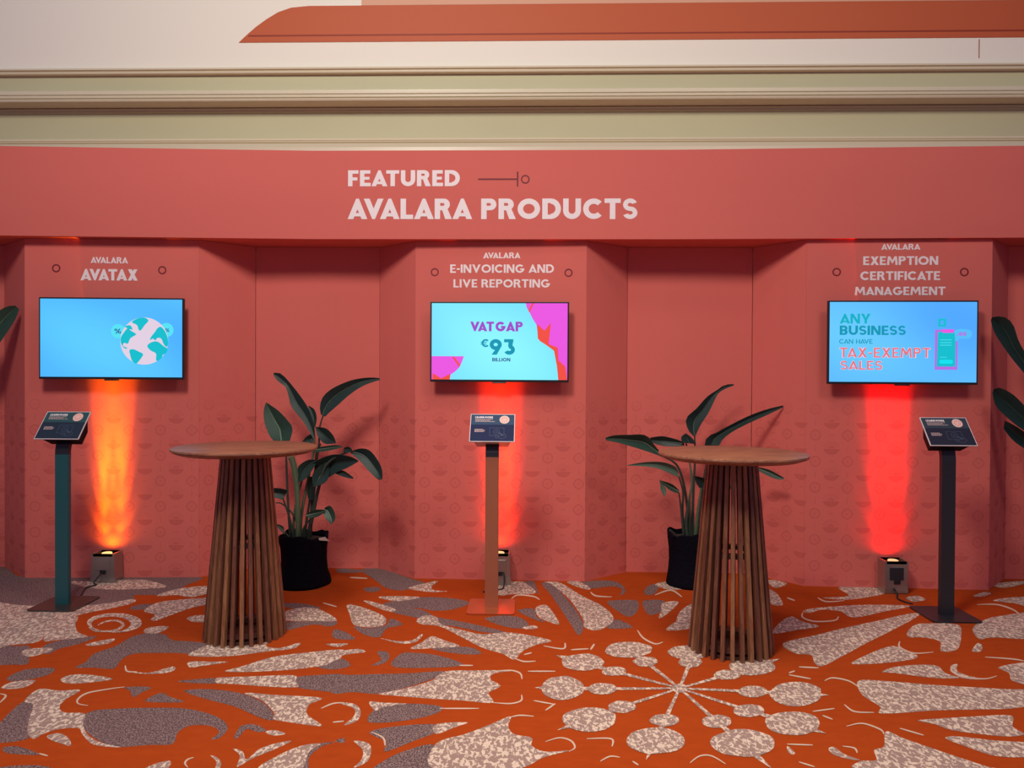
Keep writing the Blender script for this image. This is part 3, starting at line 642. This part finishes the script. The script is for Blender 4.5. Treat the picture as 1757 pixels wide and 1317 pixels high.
# middle: VAT GAP
t, s, M = tv('m', 'wall television reading VAT GAP above the copper-tinted kiosk', (856.7, 586.4), .984, .568, screenmat('cyan_screen_picture', (96, 205, 255), (142, 248, 255), (3.3, .5, -.3, 2.4, .8, .25), 1.0))
Q = lambda p: M((p[0]-325)/920, (p[1]-565)/518)
pk = [[(962,565),(1245,565),(1245,1083),(1185,1083),(1183,1040),(1175,990),(1165,930),(1155,885),(1100,845),(1060,820),(1045,800),(1043,760),(1036,710),(1010,670),(990,630),(970,595)], [(325,925),(545,925),(533,960),(515,1000),(490,1025),(455,1050),(450,1083),(325,1083)]]
for q in pk: flat('pink_shape', [[Q(p) for p in q]], E_pink, s, -.0014, .0006)
rd = [[(1040,705),(1090,750),(1133,695),(1118,840),(1100,845),(1060,820),(1045,800)], [(1118,840),(1180,865),(1185,950),(1230,990),(1245,1083),(1185,1083),(1175,990),(1155,885),(1100,845)], [(1005,565),(1018,565),(988,628),(980,615)], [(465,930),(480,930),(522,985),(512,995)], [(335,1040),(390,1075),(452,1045),(450,1083),(332,1083)]]
for q in rd: flat('red_shape', [[Q(p) for p in q]], E_red, s, -.0021, .0006)
for txt, w, b, m_ in (('VAT GAP', .26, (588, 755, 943, 690), E_purp), ('€', .20, (659, 862, 713, 808), E_dteal), ('93', .24, (720, 913, 891, 808), E_dteal), ('BILLION', .22, (738, 958, 860, 935), E_navy)):
    (xa, za), (xb, zb_) = Q(b[:2]), Q(b[2:]); lettering('screen_lettering', txt, w, xa, xb, za, zb_, m_, s, -.0028, .0006, space=.16)['label'] = 'lettering reading '+txt
# right: ANY BUSINESS
t, s, M = tv('r', 'wall television reading ANY BUSINESS CAN HAVE TAX-EXEMPT SALES, above the red uplight', (1548.8, 587.3), 1.004, .577, screenmat('sky_blue_screen_picture', (78, 168, 255), (104, 204, 255), (3.6, 1.8, .1, 2.2, -.7, .5), 1.0))
Q = lambda p: M((p[0]-55)/1597, (p[1]-134)/868)
for txt, w, b, m_, sp_ in (('ANY', .22, (165, 368, 500, 262), E_teal, .3), ('BUSINESS', .23, (166, 492, 884, 391), E_dteal, .3), ('CAN HAVE', .17, (160, 587, 526, 538), E_dteal, .55)):
    (xa, za), (xb, zb_) = Q(b[:2]), Q(b[2:]); lettering('screen_lettering', txt, w, xa, xb, za, zb_, m_, s, -.0014, .0006, space=sp_)['label'] = 'lettering reading '+txt
for txt, b in (('TAX-EXEMPT', (170, 736, 1150, 632)), ('SALES', (180, 868, 630, 775))):
    (xa, za), (xb, zb_) = Q(b[:2]), Q(b[2:])
    lettering('screen_lettering', txt, .25, xa-.004, xb+.004, za-.003, zb_+.003, E_rim, s, -.0014, .0006, gap=.15)
    lettering('screen_lettering', txt, .155, xa, xb, za, zb_, E_coral, s, -.0021, .0006, gap=.19)['label'] = 'coral lettering reading '+txt
rc = lambda x0, y0, x1, y1: [Q((x0, y1)), Q((x1, y1)), Q((x1, y0)), Q((x0, y0))]
flat('phone_outline', [rc(1202, 434, 1245, 866), rc(1425, 555, 1445, 866), rc(1202, 832, 1445, 866), rc(1202, 434, 1410, 462)], E_vio, s, -.0014, .0006)
flat('phone_screen', [[Q(p) for p in ((1232, 458), (1400, 458), (1412, 470), (1418, 545), (1424, 560), (1420, 832), (1222, 832))]], E_land, s, -.0021, .0006)
flat('phone_notch', [[Q(p) for p in ((1272, 430), (1406, 430), (1396, 468), (1284, 468))]], E_pink, s, -.0028, .0006)
flat('phone_button', [catmull([Q(p) for p in ((1252, 780), (1265, 760), (1380, 760), (1393, 780), (1380, 800), (1265, 800))], 4, True)], emis('bright_cyan_light', (0, 225, 240)), s, -.0028, .0006)
for q in (rc(1255, 540, 1380, 547), rc(1255, 570, 1380, 577), rc(1255, 597, 1380, 604), rc(1255, 728, 1330, 734)): flat('phone_text_line', [q], E_cyan, s, -.0028, .0006)
flat('square_icon', [rc(1235, 315, 1318, 335), rc(1235, 380, 1318, 400), rc(1235, 335, 1258, 380), rc(1296, 335, 1318, 380)], E_land, s, -.0014, .0006)
flat('speech_bubble', [catmull([Q(p) for p in ((1412, 440), (1500, 425), (1590, 445), (1595, 500), (1560, 530), (1470, 530), (1425, 560), (1412, 500))], 3, True)], E_sky, s, -.0016, .0004)
(xa, za), (xb, zb_) = Q((1437, 500)), Q((1538, 458)); lettering('screen_lettering', '.00', .24, xa, xb, za, zb_, E_vio, s, -.0024, .0006)['label'] = 'lettering reading .00'

# ------------------------------------------------------------------ uplights
def uplight(label, x, y, w, h, col, power, cable, taper=.90, back=.085):
    t = thing('uplight', label, 'uplight', (x, y, 0), 0, 'uplights at the foot of the booth towers')
    bm = bmesh.new(); d = .115; q = w/2
    ring = lambda s, z, dd=1: [(-q*s, -d/2*dd, z), (q*s, -d/2*dd, z), (q*s, d/2*dd, z), (-q*s, d/2*dd, z)]
    lv = [[bm.verts.new(p) for p in ring(s, z)] for s, z in ((1.0, .004), (1.0, .03), (.96, .04), (taper, h-.012), (taper, h), (taper*.86, h), (taper*.84, h-.02))]
    bm.faces.new(lv[0][::-1])
    for A, B in zip(lv, lv[1:]):
        for i in range(4): bm.faces.new((A[i], A[(i+1) % 4], B[(i+1) % 4], B[i]))
    bm.faces.new(lv[-1]); mesh_obj('housing', bm, M_steel, t)
    bm = bmesh.new(); box(bm, -w*.30, w*.30, -d/2-.004, -d/2+.002, h*.42, h*.80, .003); mesh_obj('control_panel', bm, M_dkgrey if taper > .93 else M_steel, t)
    bm = bmesh.new(); box(bm, -.018, .024, -d/2-.008, -d/2+.002, h*.30, h*.44, .003); mesh_obj('power_socket', bm, M_black, t)
    for sx in (-1, 1):
        bm = bmesh.new(); lathe(bm, [(0, 0), (.012, 0), (.012, .006), (0, .006)], 12, (sx*q*.75, -d*.3, 0)); mesh_obj('foot', bm, M_black, t)
    bm = bmesh.new(); lathe(bm, [(0, h-.014), (.034, h-.014), (.034, h-.004), (.030, h-.002), (0, h-.001)], 20); mesh_obj('lens', bm, emis('uplight_glow', (255, 170+int(80*col[1]), 120), 1.6), t)
    bm = bmesh.new(); tube(bm, catmull(cable, 6), .0055, 8); mesh_obj('power_cable', bm, M_cable, t)
    for dx, aim, ang, pw in ((0, .18, 160, 3.5), (-.055, .42, 56, 14), (.055, .42, 56, 14), (-.06, .85, 25, 140), (0, .85, 25, 70), (.06, .85, 25, 140), (-.065, 1.5, 13, 1000), (0, 1.5, 13, 550), (.065, 1.5, 13, 1000)):   # rows of lenses, each row aimed higher up the wall
        l = bpy.data.lights.new('uplight_beam', 'SPOT'); l.energy = pw*power; l.color = col; l.spot_size = math.radians(ang); l.spot_blend = 1.0; l.shadow_soft_size = .012
        o = bpy.data.objects.new('uplight_beam', l); C.objects.link(o); o.parent = t; o.location = (dx, .01, h+.018)
        o.rotation_euler = (math.radians(180)-math.atan2(back-.01, aim), 0, 0)
    return t
TL = lambda px, py, x, y: tuple(on_floor(px, py, .006)-Vector((x, y, 0)))
uplight('steel uplight casting amber light up the left tower', -3.047, 5.405, .176, .205, (1, .33, .003), .9,
        [(.0, -.06, .07), (.0, -.10, .06), (-.02, -.13, .02), TL(165, 1003, -3.047, 5.405), TL(148, 1008, -3.047, 5.405), TL(141, 1018, -3.047, 5.405), TL(138, 1022, -3.047, 5.405)], .92)
uplight('steel uplight half hidden behind the copper-tinted kiosk', -.238, 5.475, .165, .225, (1, .075, .006), .75,
        [(.03, -.06, .09), (.04, -.10, .05), (.03, -.16, .006), (-.02, -.2, .006), (-.10, -.25, .006)], .90)
uplight('steel uplight casting deep red light up the right tower', 2.493, 5.385, .158, .225, (1, .004, .001), .8,
        [(-.02, -.065, .04), (-.01, -.09, .01), TL(1540, 1026, 2.493, 5.385), TL(1552, 1032, 2.493, 5.385), TL(1566, 1035.5, 2.493, 5.385)], 1.0)

# ------------------------------------------------------------------ kiosks
def kiosk(label, x, y, m_pole, m_base, m_box, m_hi, m_lo, neck):
    t = thing('information_kiosk', label, 'kiosk', (x, y, 0), 0, 'sign kiosks in front of the towers')
    bm = bmesh.new(); P = []
    for cx, cy, a0 in ((.125, .135, 0), (-.125, .135, 90), (-.125, -.135, 180), (.125, -.135, 270)):
        for k in range(5):
            a = math.radians(a0+k*22.5); P.append((cx+.025*math.cos(a), cy+.025*math.sin(a)+.015, .003))
    prism(bm, P, (0, 0, .007)); mesh_obj('base_plate', bm, m_base, t)
    def strip(path, hw, th, name, m):
        bm = bmesh.new(); n = len(path); nn = []
        for i in range(n):
            d = Vector((path[min(i+1, n-1)][0]-path[max(i-1, 0)][0], path[min(i+1, n-1)][1]-path[max(i-1, 0)][1])).normalized(); nn.append(Vector((d.y, -d.x)))
        pol = [(0, p[0], p[1]) for p in path] + [(0, path[i][0]+nn[i].x*th, path[i][1]+nn[i].y*th) for i in range(n-1, -1, -1)]
        prism(bm, [(-hw, p[1], p[2]) for p in pol], (2*hw, 0, 0)); return mesh_obj(name, bm, m, t)
    strip([(-.016, .010), (-.016, .5), (-.016, .965)], .042, .032, 'pole', m_pole)
    strip([(-.016, .965), (-.014, .995), (-.005, 1.03), (.010, 1.055), (.025, 1.075)], .042, .032, 'neck', neck)
    # sign board: local frame, x right, z up the slope, -y out of the face
    sl = math.radians(50)
    FR = Matrix.Translation((0, .0, 1.148)) @ Matrix.Rotation(-(math.pi/2-sl), 4, 'X')
    hw, hh = .1425, .108
    def bx(bm_, x0, x1, y0, y1, z0, z1):
        r = bmesh.ops.create_cube(bm_, size=1)
        for v in r['verts']: v.co = FR @ Vector((x0+(v.co.x+.5)*(x1-x0), y0+(v.co.y+.5)*(y1-y0), z0+(v.co.z+.5)*(z1-z0)))
    bm = bmesh.new(); A = [FR @ Vector(p) for p in ((-.125, .003, -.090), (.125, .003, -.090), (.125, .003, .088), (-.125, .003, .088))]; B = [FR @ Vector(p) for p in ((-.099, .112, -.066), (.099, .112, -.066), (.099, .112, .03), (-.099, .112, .03))]
    va, vb = [bm.verts.new(p) for p in A], [bm.verts.new(p) for p in B]; bm.faces.new(va[::-1]); bm.faces.new(vb)
    for i in range(4): bm.faces.new((va[i], va[(i+1) % 4], vb[(i+1) % 4], vb[i]))
    mesh_obj('tablet_box', bm, m_box, t)
    bm = bmesh.new(); bx(bm, -hw, hw, -.004, .003, -hh, hh); sg = mesh_obj('sign_board', bm, M_edge, t)
    e = .0035
    U = lambda u, v: (-hw+u*2*hw, hh-v*2*hh)
    fl_ = lambda name, polys, m, y, th=.0005: flat(name, polys, m, sg, y, th, FR)
    rct = lambda u0, v0, u1, v1: [U(u0, v1), U(u1, v1), U(u1, v0), U(u0, v0)]
    fl_('upper_band', [rct(.014, .018, .986, .39)], m_hi, -.004); fl_('lower_band', [rct(.014, .39, .986, .982)], m_lo, -.004)
    (xa, za), (xb, zb_) = U(.105, .155), U(.505, .085)
    lettering('sign_lettering', 'LEARN MORE', .27, xa, xb, za, zb_, M_white, sg, -.0046, .0005, FR)['label'] = 'white lettering reading LEARN MORE'
    rnd = random.Random(3); dash = []
    for v, u1 in ((.195, .50), (.235, .44), (.275, .55)):
        u = .107
        while u < u1:
            w = rnd.uniform(.02, .06); dash.append(rct(u, v-.011, min(u+w, u1), v+.011)); u += w+.009
    fl_('small_print', dash, M_acr, -.0046); dash = []
    for v, u1 in ((.565, .30), (.605, .345), (.645, .32)):
        u = .107
        while u < u1:
            w = rnd.uniform(.02, .05); dash.append(rct(u, v-.012, min(u+w, u1), v+.012)); u += w+.008
    fl_('small_print', dash, M_acr, -.0046)
    cx, cz = U(.765, .205); fl_('round_sticker', [disc(cx, cz, .032, 32)], M_pinkdot, -.0046)
    fl_('sticker_motif', [p for k in range(8) for p in [[(cx+.010*math.cos(a), cz+.010*math.sin(a)), (cx+.021*math.cos(a-.12), cz+.021*math.sin(a-.12)), (cx+.021*math.cos(a+.12), cz+.021*math.sin(a+.12))] for a in (k*math.pi/4,)]], M_coral, -.0052)
    x0_, z0_ = U(.44, .79); x1_, z1_ = U(.765, .50); w_ = .0016
    hx, hz = U(.595, .64); px_, pz_ = U(.72, .80)
    dr = [R_(x0_, z0_, x1_, z0_+w_), R_(x0_, z1_-w_, x1_, z1_), R_(x0_, z0_, x0_+w_, z1_), R_(x1_-w_, z0_, x1_, z1_)] + ringp(hx, hz, .021, w_, 20) + ringp(hx, hz, .008, w_, 14) + arc(px_, pz_, .026, .020, w_, -170, 60, 16) + ringp(px_-.032, pz_-.006, .010, w_, 12)
    dr += [[(hx+.004, hz-.002), (hx+.010, hz-.006), (px_+.006, pz_+.012), (px_, pz_+.006)]]
    fl_('hand_drawing', dr, M_faint, -.0046)
    return t
kiosk('sign kiosk on a pole coloured by a teal reflection at far left', -3.0, 4.815, M_tealrefl, M_greyp, M_box, M_signhi1, M_signlo1, M_dkgrey)
kiosk('sign kiosk on a pole coloured by a copper reflection in front of the middle television tower', -.262, 4.878, M_copperrefl, M_reflplate, M_acr, M_signhi, M_signlo, M_dkgrey)
kiosk('sign kiosk on a charcoal pole at right', 2.575, 4.85, M_dkgrey, M_dkgrey, M_box, M_signhi2, M_signlo2, M_dkgrey)

# ------------------------------------------------------------------ bar tables
def bar_table(label, x, y, rz):
    t = thing('bar_table', label, 'table', (x, y, 0), rz, 'round bar tables with slatted bases')
    bm = bmesh.new(); lathe(bm, [(0, 1.072), (.388, 1.072), (.395, 1.068), (.397, 1.060), (.392, 1.052), (.350, 1.036), (0, 1.036)], 96); mesh_obj('tabletop', bm, M_top, t, True)
    bm = bmesh.new(); lathe(bm, [(0, 1.0362), (.158, 1.0362), (.158, 1.018), (0, 1.018)], 48); mesh_obj('mounting_plate', bm, M_under, t)
    n = 27; rt, rb = .120, .212; hw, dp = .0108, .032
    for i in range(n):
        a = 2*math.pi*i/n; ca, sa = math.cos(a), math.sin(a); bm = bmesh.new(); V = []
        for r, z in ((rb, .0), (rt, 1.0178)):
            for dr, dt in ((-dp/2, -hw), (dp/2, -hw), (dp/2, hw), (-dp/2, hw)):
                V.append(bm.verts.new(((r+dr)*ca-dt*sa, (r+dr)*sa+dt*ca, z)))
        for f in ((3, 2, 1, 0), (4, 5, 6, 7), (0, 1, 5, 4), (1, 2, 6, 5), (2, 3, 7, 6), (3, 0, 4, 7)): bm.faces.new([V[k] for k in f])
        bmesh.ops.bevel(bm, geom=[e for e in bm.edges], offset=.002, segments=1, affect='EDGES')
        mesh_obj('slat', bm, M_slats[(i*7+i//3) % 3], t)
    for z0, z1, hole in ((.035, .06, .11), (.52, .542, .10)):
        r = rb+(rt-rb)*z0/1.0178-dp/2-.001
        bm = bmesh.new(); lathe(bm, [(hole, z0), (r, z0), (r-.002, z1), (hole, z1), (hole, z0)], 40); mesh_obj('inner_ring', bm, M_under, t)
    bm = bmesh.new(); lathe(bm, [(0, .002), (.19, .002), (.188, .020), (0, .020)], 40); mesh_obj('bottom_disc', bm, M_under, t)
bar_table('round wooden bar table with slatted base, left of the copper-tinted kiosk', -1.635, 4.318, .1)
bar_table('round wooden bar table with slatted base, right of the copper-tinted kiosk', 1.082, 4.215, .55)

# ------------------------------------------------------------------ potted plants
def resample(p, n):
    p = [Vector(q) for q in catmull([tuple(map(float, q)) for q in p], 5)]
    L = [0]
    for a, b in zip(p, p[1:]): L.append(L[-1]+(b-a).length)
    out = []
    for i in range(n):
        s = L[-1]*i/(n-1); j = 0
        while j < len(L)-2 and L[j+1] < s: j += 1
        f = (s-L[j])/max(1e-9, L[j+1]-L[j]); out.append(p[j].lerp(p[j+1], min(1, max(0, f))))
    return out
def leaf(t, S, left, right, Y, dy=(0, 0), fold=.35, mi=0, bias=.5):
    """blade between two traced edges (base to tip); its ends stand at depths Y+dy, the midrib is a groove"""
    n = 15; A, B = resample(left, n), resample(right, n); bm = bmesh.new(); rows = []; rib = []
    for i in range(n):
        f = i/(n-1); yy = Y+dy[0]+(dy[1]-dy[0])*f
        a2, b2 = S(A[i]), S(B[i]); wpx = (Vector(a2)-Vector(b2)).length; g = fold*wpx/250
        row = []
        for u in (0, .25, .5, .75, 1):
            q = (a2[0]+(b2[0]-a2[0])*u, a2[1]+(b2[1]-a2[1])*u); c = 1-abs(2*u-1)
            row.append(at(*q, yy+g*c))
        rows.append([bm.verts.new(v-t.location) for v in row]); rib.append(row[2]-t.location+Vector((0, -.004, 0)))
    for R0, R1 in zip(rows, rows[1:]):
        for k in range(4): bm.faces.new((R0[k], R0[k+1], R1[k+1], R1[k]))
    bmesh.ops.recalc_face_normals(bm, faces=bm.faces)
    r = bmesh.ops.solidify(bm, geom=list(bm.faces), thickness=.0015)
    o = mesh_obj('leaf', bm, M_leaf[mi], t, True)
    bm = bmesh.new(); tube(bm, rib, [.0045*(1-i/(n-1))+.001 for i in range(n)], 6); mesh_obj('midrib', bm, M_rib if mi else M_stem2, o, True)
    return o
def stem(t, S, pts, Y, dy=(0, 0), r=(.011, .006), m=None):
    q = catmull(pts, 6); n = len(q)
    P = [at(*S(p), Y+dy[0]+(dy[1]-dy[0])*i/(n-1))-t.location for i, p in enumerate(q)]
    bm = bmesh.new(); tube(bm, P, [r[0]+(r[1]-r[0])*i/(n-1) for i in range(n)], 8); mesh_obj('stem', bm, m or M_stem2, t, True)
def pot(t, r=.165, h=.355, seed=1):
    rd_ = random.Random(seed); bm = bmesh.new(); n = 40; ph = [rd_.uniform(0, 6.28) for _ in range(4)]
    prof = [(.0, 0), (r*1.05, 0), (r*1.10, .015), (r*1.06, .05), (r*.98, .10), (r*.95, .18), (r*.97, .26), (r*1.02, .32), (r*1.03, h), (r*.97, h+.005), (r*.95, h-.03)]
    rings = []
    for q, z in prof:
        if q == 0: rings.append([bm.verts.new((0, 0, 0))]); continue
        rg = []
        for i in range(n):
            a = 2*math.pi*i/n; k = 1+.025*math.sin(3*a+ph[0]+z*6)+.018*math.sin(5*a+ph[1]-z*9)+(.035*math.sin(2*a+ph[2]) if z < .06 else 0)
            zz = z+(.012*math.sin(3*a+ph[3])+.006*math.sin(8*a) if z > .3 else 0)
            rg.append(bm.verts.new((q*k*math.cos(a), q*k*math.sin(a), zz)))
        rings.append(rg)
    for A, B in zip(rings, rings[1:]):
        for i in range(n):
            f = list(dict.fromkeys([A[i % len(A)], A[(i+1) % n % len(A)], B[(i+1) % n], B[i]]))
            bm.faces.new(f)
    mesh_obj('pot', bm, M_pot, t, True)
    bm = bmesh.new(); lathe(bm, [(0, h-.035), (r*.5, h-.03), (r*.93, h-.04), (0, h-.06)], 30); mesh_obj('soil', bm, M_soil, t)
# left plant
S1 = lambda p: (280+p[0]/2.485, 600+p[1]/2.485)
b0 = on_floor(521, 1002); Y = b0.y
t = thing('potted_plant', 'potted bird of paradise plant in black pot behind the left bar table', 'plant', (b0.x, b0.y, 0), 0, 'potted plants between the booth towers')
pot(t, seed=2)
for pts, dy, r, m_ in (([(545,820),(535,700),(528,560),(524,455),(520,400)], (-.05,-.10), (.010,.006), M_stem2), ([(572,820),(575,700),(570,590),(558,500),(545,455)], (-.08,-.12), (.016,.024), M_stem),
    ([(585,820),(590,700),(620,540),(640,440),(645,380)], (-.02,-.03), (.012,.007), M_stem), ([(600,815),(615,700),(640,560),(662,420),(668,330),(682,280)], (.02,.04), (.010,.005), M_stem2),
    ([(612,820),(640,690),(660,600),(690,500),(740,455),(800,430)], (-.03,-.10), (.016,.006), M_stem2), ([(625,815),(632,700),(640,620),(650,540),(655,440),(670,400)], (.04,.02), (.014,.008), M_stem2),
    ([(560,815),(540,720),(520,660),(510,632)], (-.07,-.12), (.009,.005), M_stem2), ([(590,810),(600,760),(630,720),(680,695)], (-.08,-.14), (.009,.005), M_stem2), ([(575,810),(570,740),(545,690),(505,655),(480,652)], (-.06,-.12), (.008,.004), M_stem2),
    ([(555,815),(560,690),(590,560),(600,500)], (-.04,-.05), (.010,.006), M_stem), ([(545,815),(530,790),(518,775)], (-.1,-.14), (.006,.004), M_stem)):
    stem(t, S1, pts, Y, dy, r, m_)
for Lf, Rt, dy, fold, mi in (
    ([(643,385),(600,310),(548,245),(533,190),(520,155),(490,135),(470,108)], [(648,380),(645,330),(622,255),(580,190),(530,128),(500,100),(472,97)], (-.03,.12), .3, 0),
    ([(672,275),(668,250),(678,205),(720,165),(800,130),(870,118),(922,120)], [(690,285),(705,270),(745,235),(790,195),(840,160),(885,140),(925,128)], (.04,.16), .35, 0),
    ([(470,387),(450,360),(432,310),(428,265),(436,228)], [(540,388),(552,335),(530,300),(490,258),(440,224)], (-.10,-.02), .3, 1),
    ([(640,330),(628,290),(618,240)], [(648,330),(655,290),(645,255),(622,238)], (.06,.10), .2, 0),
    ([(650,332),(660,370),(690,400),(735,398)], [(652,328),(695,335),(725,365),(737,395)], (.02,-.08), .4, 0),
    ([(590,395),(610,370),(638,355)], [(595,400),(625,398),(642,392)], (-.02,.02), .3, 0),
    ([(640,418),(690,410),(735,405),(766,412)], [(640,437),(690,432),(730,424),(766,414)], (-.05,-.14), .3, 1),
    ([(802,432),(840,420),(880,428),(915,470),(933,510),(935,548)], [(800,440),(840,475),(880,520),(915,552),(932,552)], (-.10,-.22), .3, 0),
    ([(770,418),(790,412),(806,425)], [(770,438),(790,438),(806,430)], (-.1,-.12), .3, 0),
    ([(640,480),(690,455),(740,445),(800,455),(832,472)], [(660,540),(700,545),(745,520),(790,500),(832,476)], (-.05,-.16), .35, 0),
    ([(735,515),(770,515),(812,545)], [(730,525),(765,540),(808,550)], (-.08,-.14), .3, 0),
    ([(690,480),(660,500),(636,535),(640,582)], [(700,482),(708,530),(690,565),(645,584)], (-.06,-.14), .3, 0),
    ([(655,470),(620,468),(580,492),(573,520),(578,562)], [(658,476),(640,505),(612,545),(582,564)], (-.04,-.12), .35, 0),
    ([(512,640),(485,632),(463,628)], [(530,598),(500,590),(460,588)], (-.12,-.15), .3, 0),
    ([(518,788),(500,770),(474,742)], [(515,775),(512,752),(478,740)], (-.14,-.16), .3, 2),
    ([(612,712),(640,715),(665,708),(690,690)], [(610,700),(636,684),(665,680),(692,682)], (-.12,-.15), .3, 1),
    ([(682,692),(690,715),(714,742)], [(690,672),(712,664),(730,690),(733,722),(718,742)], (-.14,-.18), .3, 1),
    ([(620,640),(612,590),(622,540)], [(640,640),(650,590),(640,540)], (-.02,-.04), .3, 0)):
    leaf(t, S1, Lf, Rt, Y, dy, fold, mi)
bm = bmesh.new(); P = [at(*S1(p), Y-.1)-t.location for p in ((655, 803), (690, 797), (708, 815), (668, 812))]; prism(bm, P, (0, .003, 0)); mesh_obj('plant_tag', bm, M_tag, t)
# right plant
S2 = lambda p: (1000+p[0]/2.486, 620+p[1]/2.486)
b0 = on_floor(1184, 1000); Y = b0.y-.02
t = thing('potted_plant', 'potted bird of paradise plant in black pot behind the right bar table', 'plant', (b0.x, Y, 0), 0, 'potted plants between the booth towers')
pot(t, r=.160, h=.37, seed=5)
for pts, dy, r, m_ in (([(440,765),(425,650),(428,560),(410,490)], (-.05,-.14), (.011,.005), M_stem2), ([(455,765),(448,640),(430,520),(400,440),(345,405)], (-.03,-.10), (.012,.006), M_stem2), ([(470,765),(470,600),(478,430),(477,315)], (.02,.03), (.012,.005), M_stem2),
    ([(485,765),(500,620),(520,480),(550,350)], (.02,-.02), (.013,.006), M_stem2), ([(432,765),(418,620),(410,560)], (-.08,-.14), (.009,.004), M_stem2), ([(462,765),(455,600),(465,500),(440,345)], (0,.04), (.012,.005), M_stem), ([(478,765),(490,640),(505,540)], (-.06,-.10), (.012,.007), M_stem),
    ([(495,770),(560,640),(660,500),(750,455)], (.0,-.02), (.012,.006), M_stem2), ([(448,770),(440,690),(452,600)], (-.07,-.07), (.014,.01), M_stem2), ([(405,748),(390,735),(372,718)], (-.1,-.14), (.010,.006), M_stem2)):
    stem(t, S2, pts, Y, dy, r, m_)
for Lf, Rt, dy, fold, mi in (
    ([(345,402),(310,362),(270,315),(200,312),(130,315),(97,325)], [(346,410),(300,392),(220,366),(150,346),(98,336)], (-.12,-.30), .4, 1),
    ([(432,345),(400,332),(340,318),(285,325)], [(432,358),(400,362),(340,360),(296,345)], (.0,.04), .35, 0),
    ([(472,318),(450,292),(440,243),(485,200),(530,150),(575,120),(605,100),(642,96)], [(482,314),(500,275),(535,220),(560,170),(578,136),(610,115),(645,102)], (.02,.10), .35, 0),
    ([(520,358),(530,322),(570,303),(605,283),(700,235),(780,205),(854,187)], [(582,358),(598,330),(640,298),(710,262),(790,226),(854,196)], (-.02,.10), .35, 0),
    ([(422,345),(420,322),(436,308)], [(485,352),(465,325),(440,306)], (-.03,.0), .3, 0),
    ([(408,484),(400,452),(350,430),(290,427),(240,432),(190,441)], [(410,494),(370,476),(320,456),(260,447),(190,444)], (-.12,-.22), .4, 2),
    ([(410,548),(380,522),(326,505)], [(412,564),(370,548),(328,508)], (-.12,-.18), .35, 1),
    ([(328,506),(331,525),(333,545),(346,574)], [(329,506),(342,522),(356,548),(350,575)], (-.16,-.18), .3, 2),
    ([(748,450),(800,463),(858,496)], [(752,468),(800,492),(838,504),(858,502)], (-.02,-.08), .3, 1),
    ([(505,548),(485,520),(474,488)], [(520,548),(532,520),(520,498),(478,488)], (-.08,-.12), .3, 0)):
    leaf(t, S2, Lf, Rt, Y, dy, fold, mi)
# plants mostly outside the frame, left and right
S0 = lambda p: p
b0 = Vector((-4.30, 5.38, 0))
t = thing('potted_plant', 'broad green leaf of a potted plant reaching in at the left edge of the frame', 'plant', b0, 0, 'potted plants between the booth towers')
pot(t, seed=8)
stem(t, S0, [(-118,945),(-135,780),(-90,680),(-45,630)], b0.y, (0,-.05), (.012,.006))
leaf(t, S0, [(-50,625),(-40,580),(-15,545),(8,527),(26,524)], [(-42,635),(-10,600),(8,576),(26,548),(33,530)], b0.y, (-.05,.05), .3, 1)
stem(t, S0, [(-122,945),(-120,820),(-115,700)], b0.y, (0,0), (.012,.006))
leaf(t, S0, [(-120,700),(-150,620),(-140,540),(-110,480)], [(-110,700),(-90,620),(-95,540),(-108,480)], b0.y, (0,.1), .3, 0)
b0 = Vector((3.93, 5.30, 0))
t = thing('potted_plant', 'dark leaves of a potted plant reaching in at the right edge of the frame', 'plant', b0, 0, 'potted plants between the booth towers')
pot(t, seed=11)
stem(t, S0, [(1878,945),(1872,800),(1830,700),(1780,655)], b0.y, (0,-.1), (.012,.006)); stem(t, S0, [(1886,945),(1880,830),(1840,770),(1790,740)], b0.y, (0,-.1), (.012,.006)); stem(t, S0, [(1896,945),(1892,850),(1850,800),(1800,775)], b0.y, (.05,-.05), (.012,.006))
leaf(t, S0, [(1790,660),(1762,610),(1748,585),(1738,556),(1722,543),(1702,544)], [(1780,668),(1757,640),(1738,617),(1722,595),(1706,570),(1700,549)], b0.y, (-.08,.02), .35, 0)
leaf(t, S0, [(1810,745),(1770,708),(1740,678),(1716,665),(1705,667)], [(1800,755),(1757,738),(1728,716),(1708,695),(1703,674)], b0.y, (-.08,.02), .35, 0)
leaf(t, S0, [(1820,775),(1775,752),(1745,732),(1724,721)], [(1810,785),(1770,775),(1740,757),(1722,735)], b0.y, (-.02,.06), .3, 0)
stem(t, S0, [(1890,945),(1900,820),(1905,720)], b0.y, (.02,.06), (.012,.006)); stem(t, S0, [(1882,945),(1920,850),(1960,760)], b0.y, (-.02,-.06), (.012,.006))
leaf(t, S0, [(1902,722),(1880,660),(1885,590),(1910,530)], [(1908,722),(1930,660),(1932,590),(1914,528)], b0.y, (.06,.12), .3, 1)
leaf(t, S0, [(1956,762),(1980,700),(2030,660),(2080,650)], [(1964,766),(2010,745),(2055,705),(2082,656)], b0.y, (-.06,.02), .3, 0)
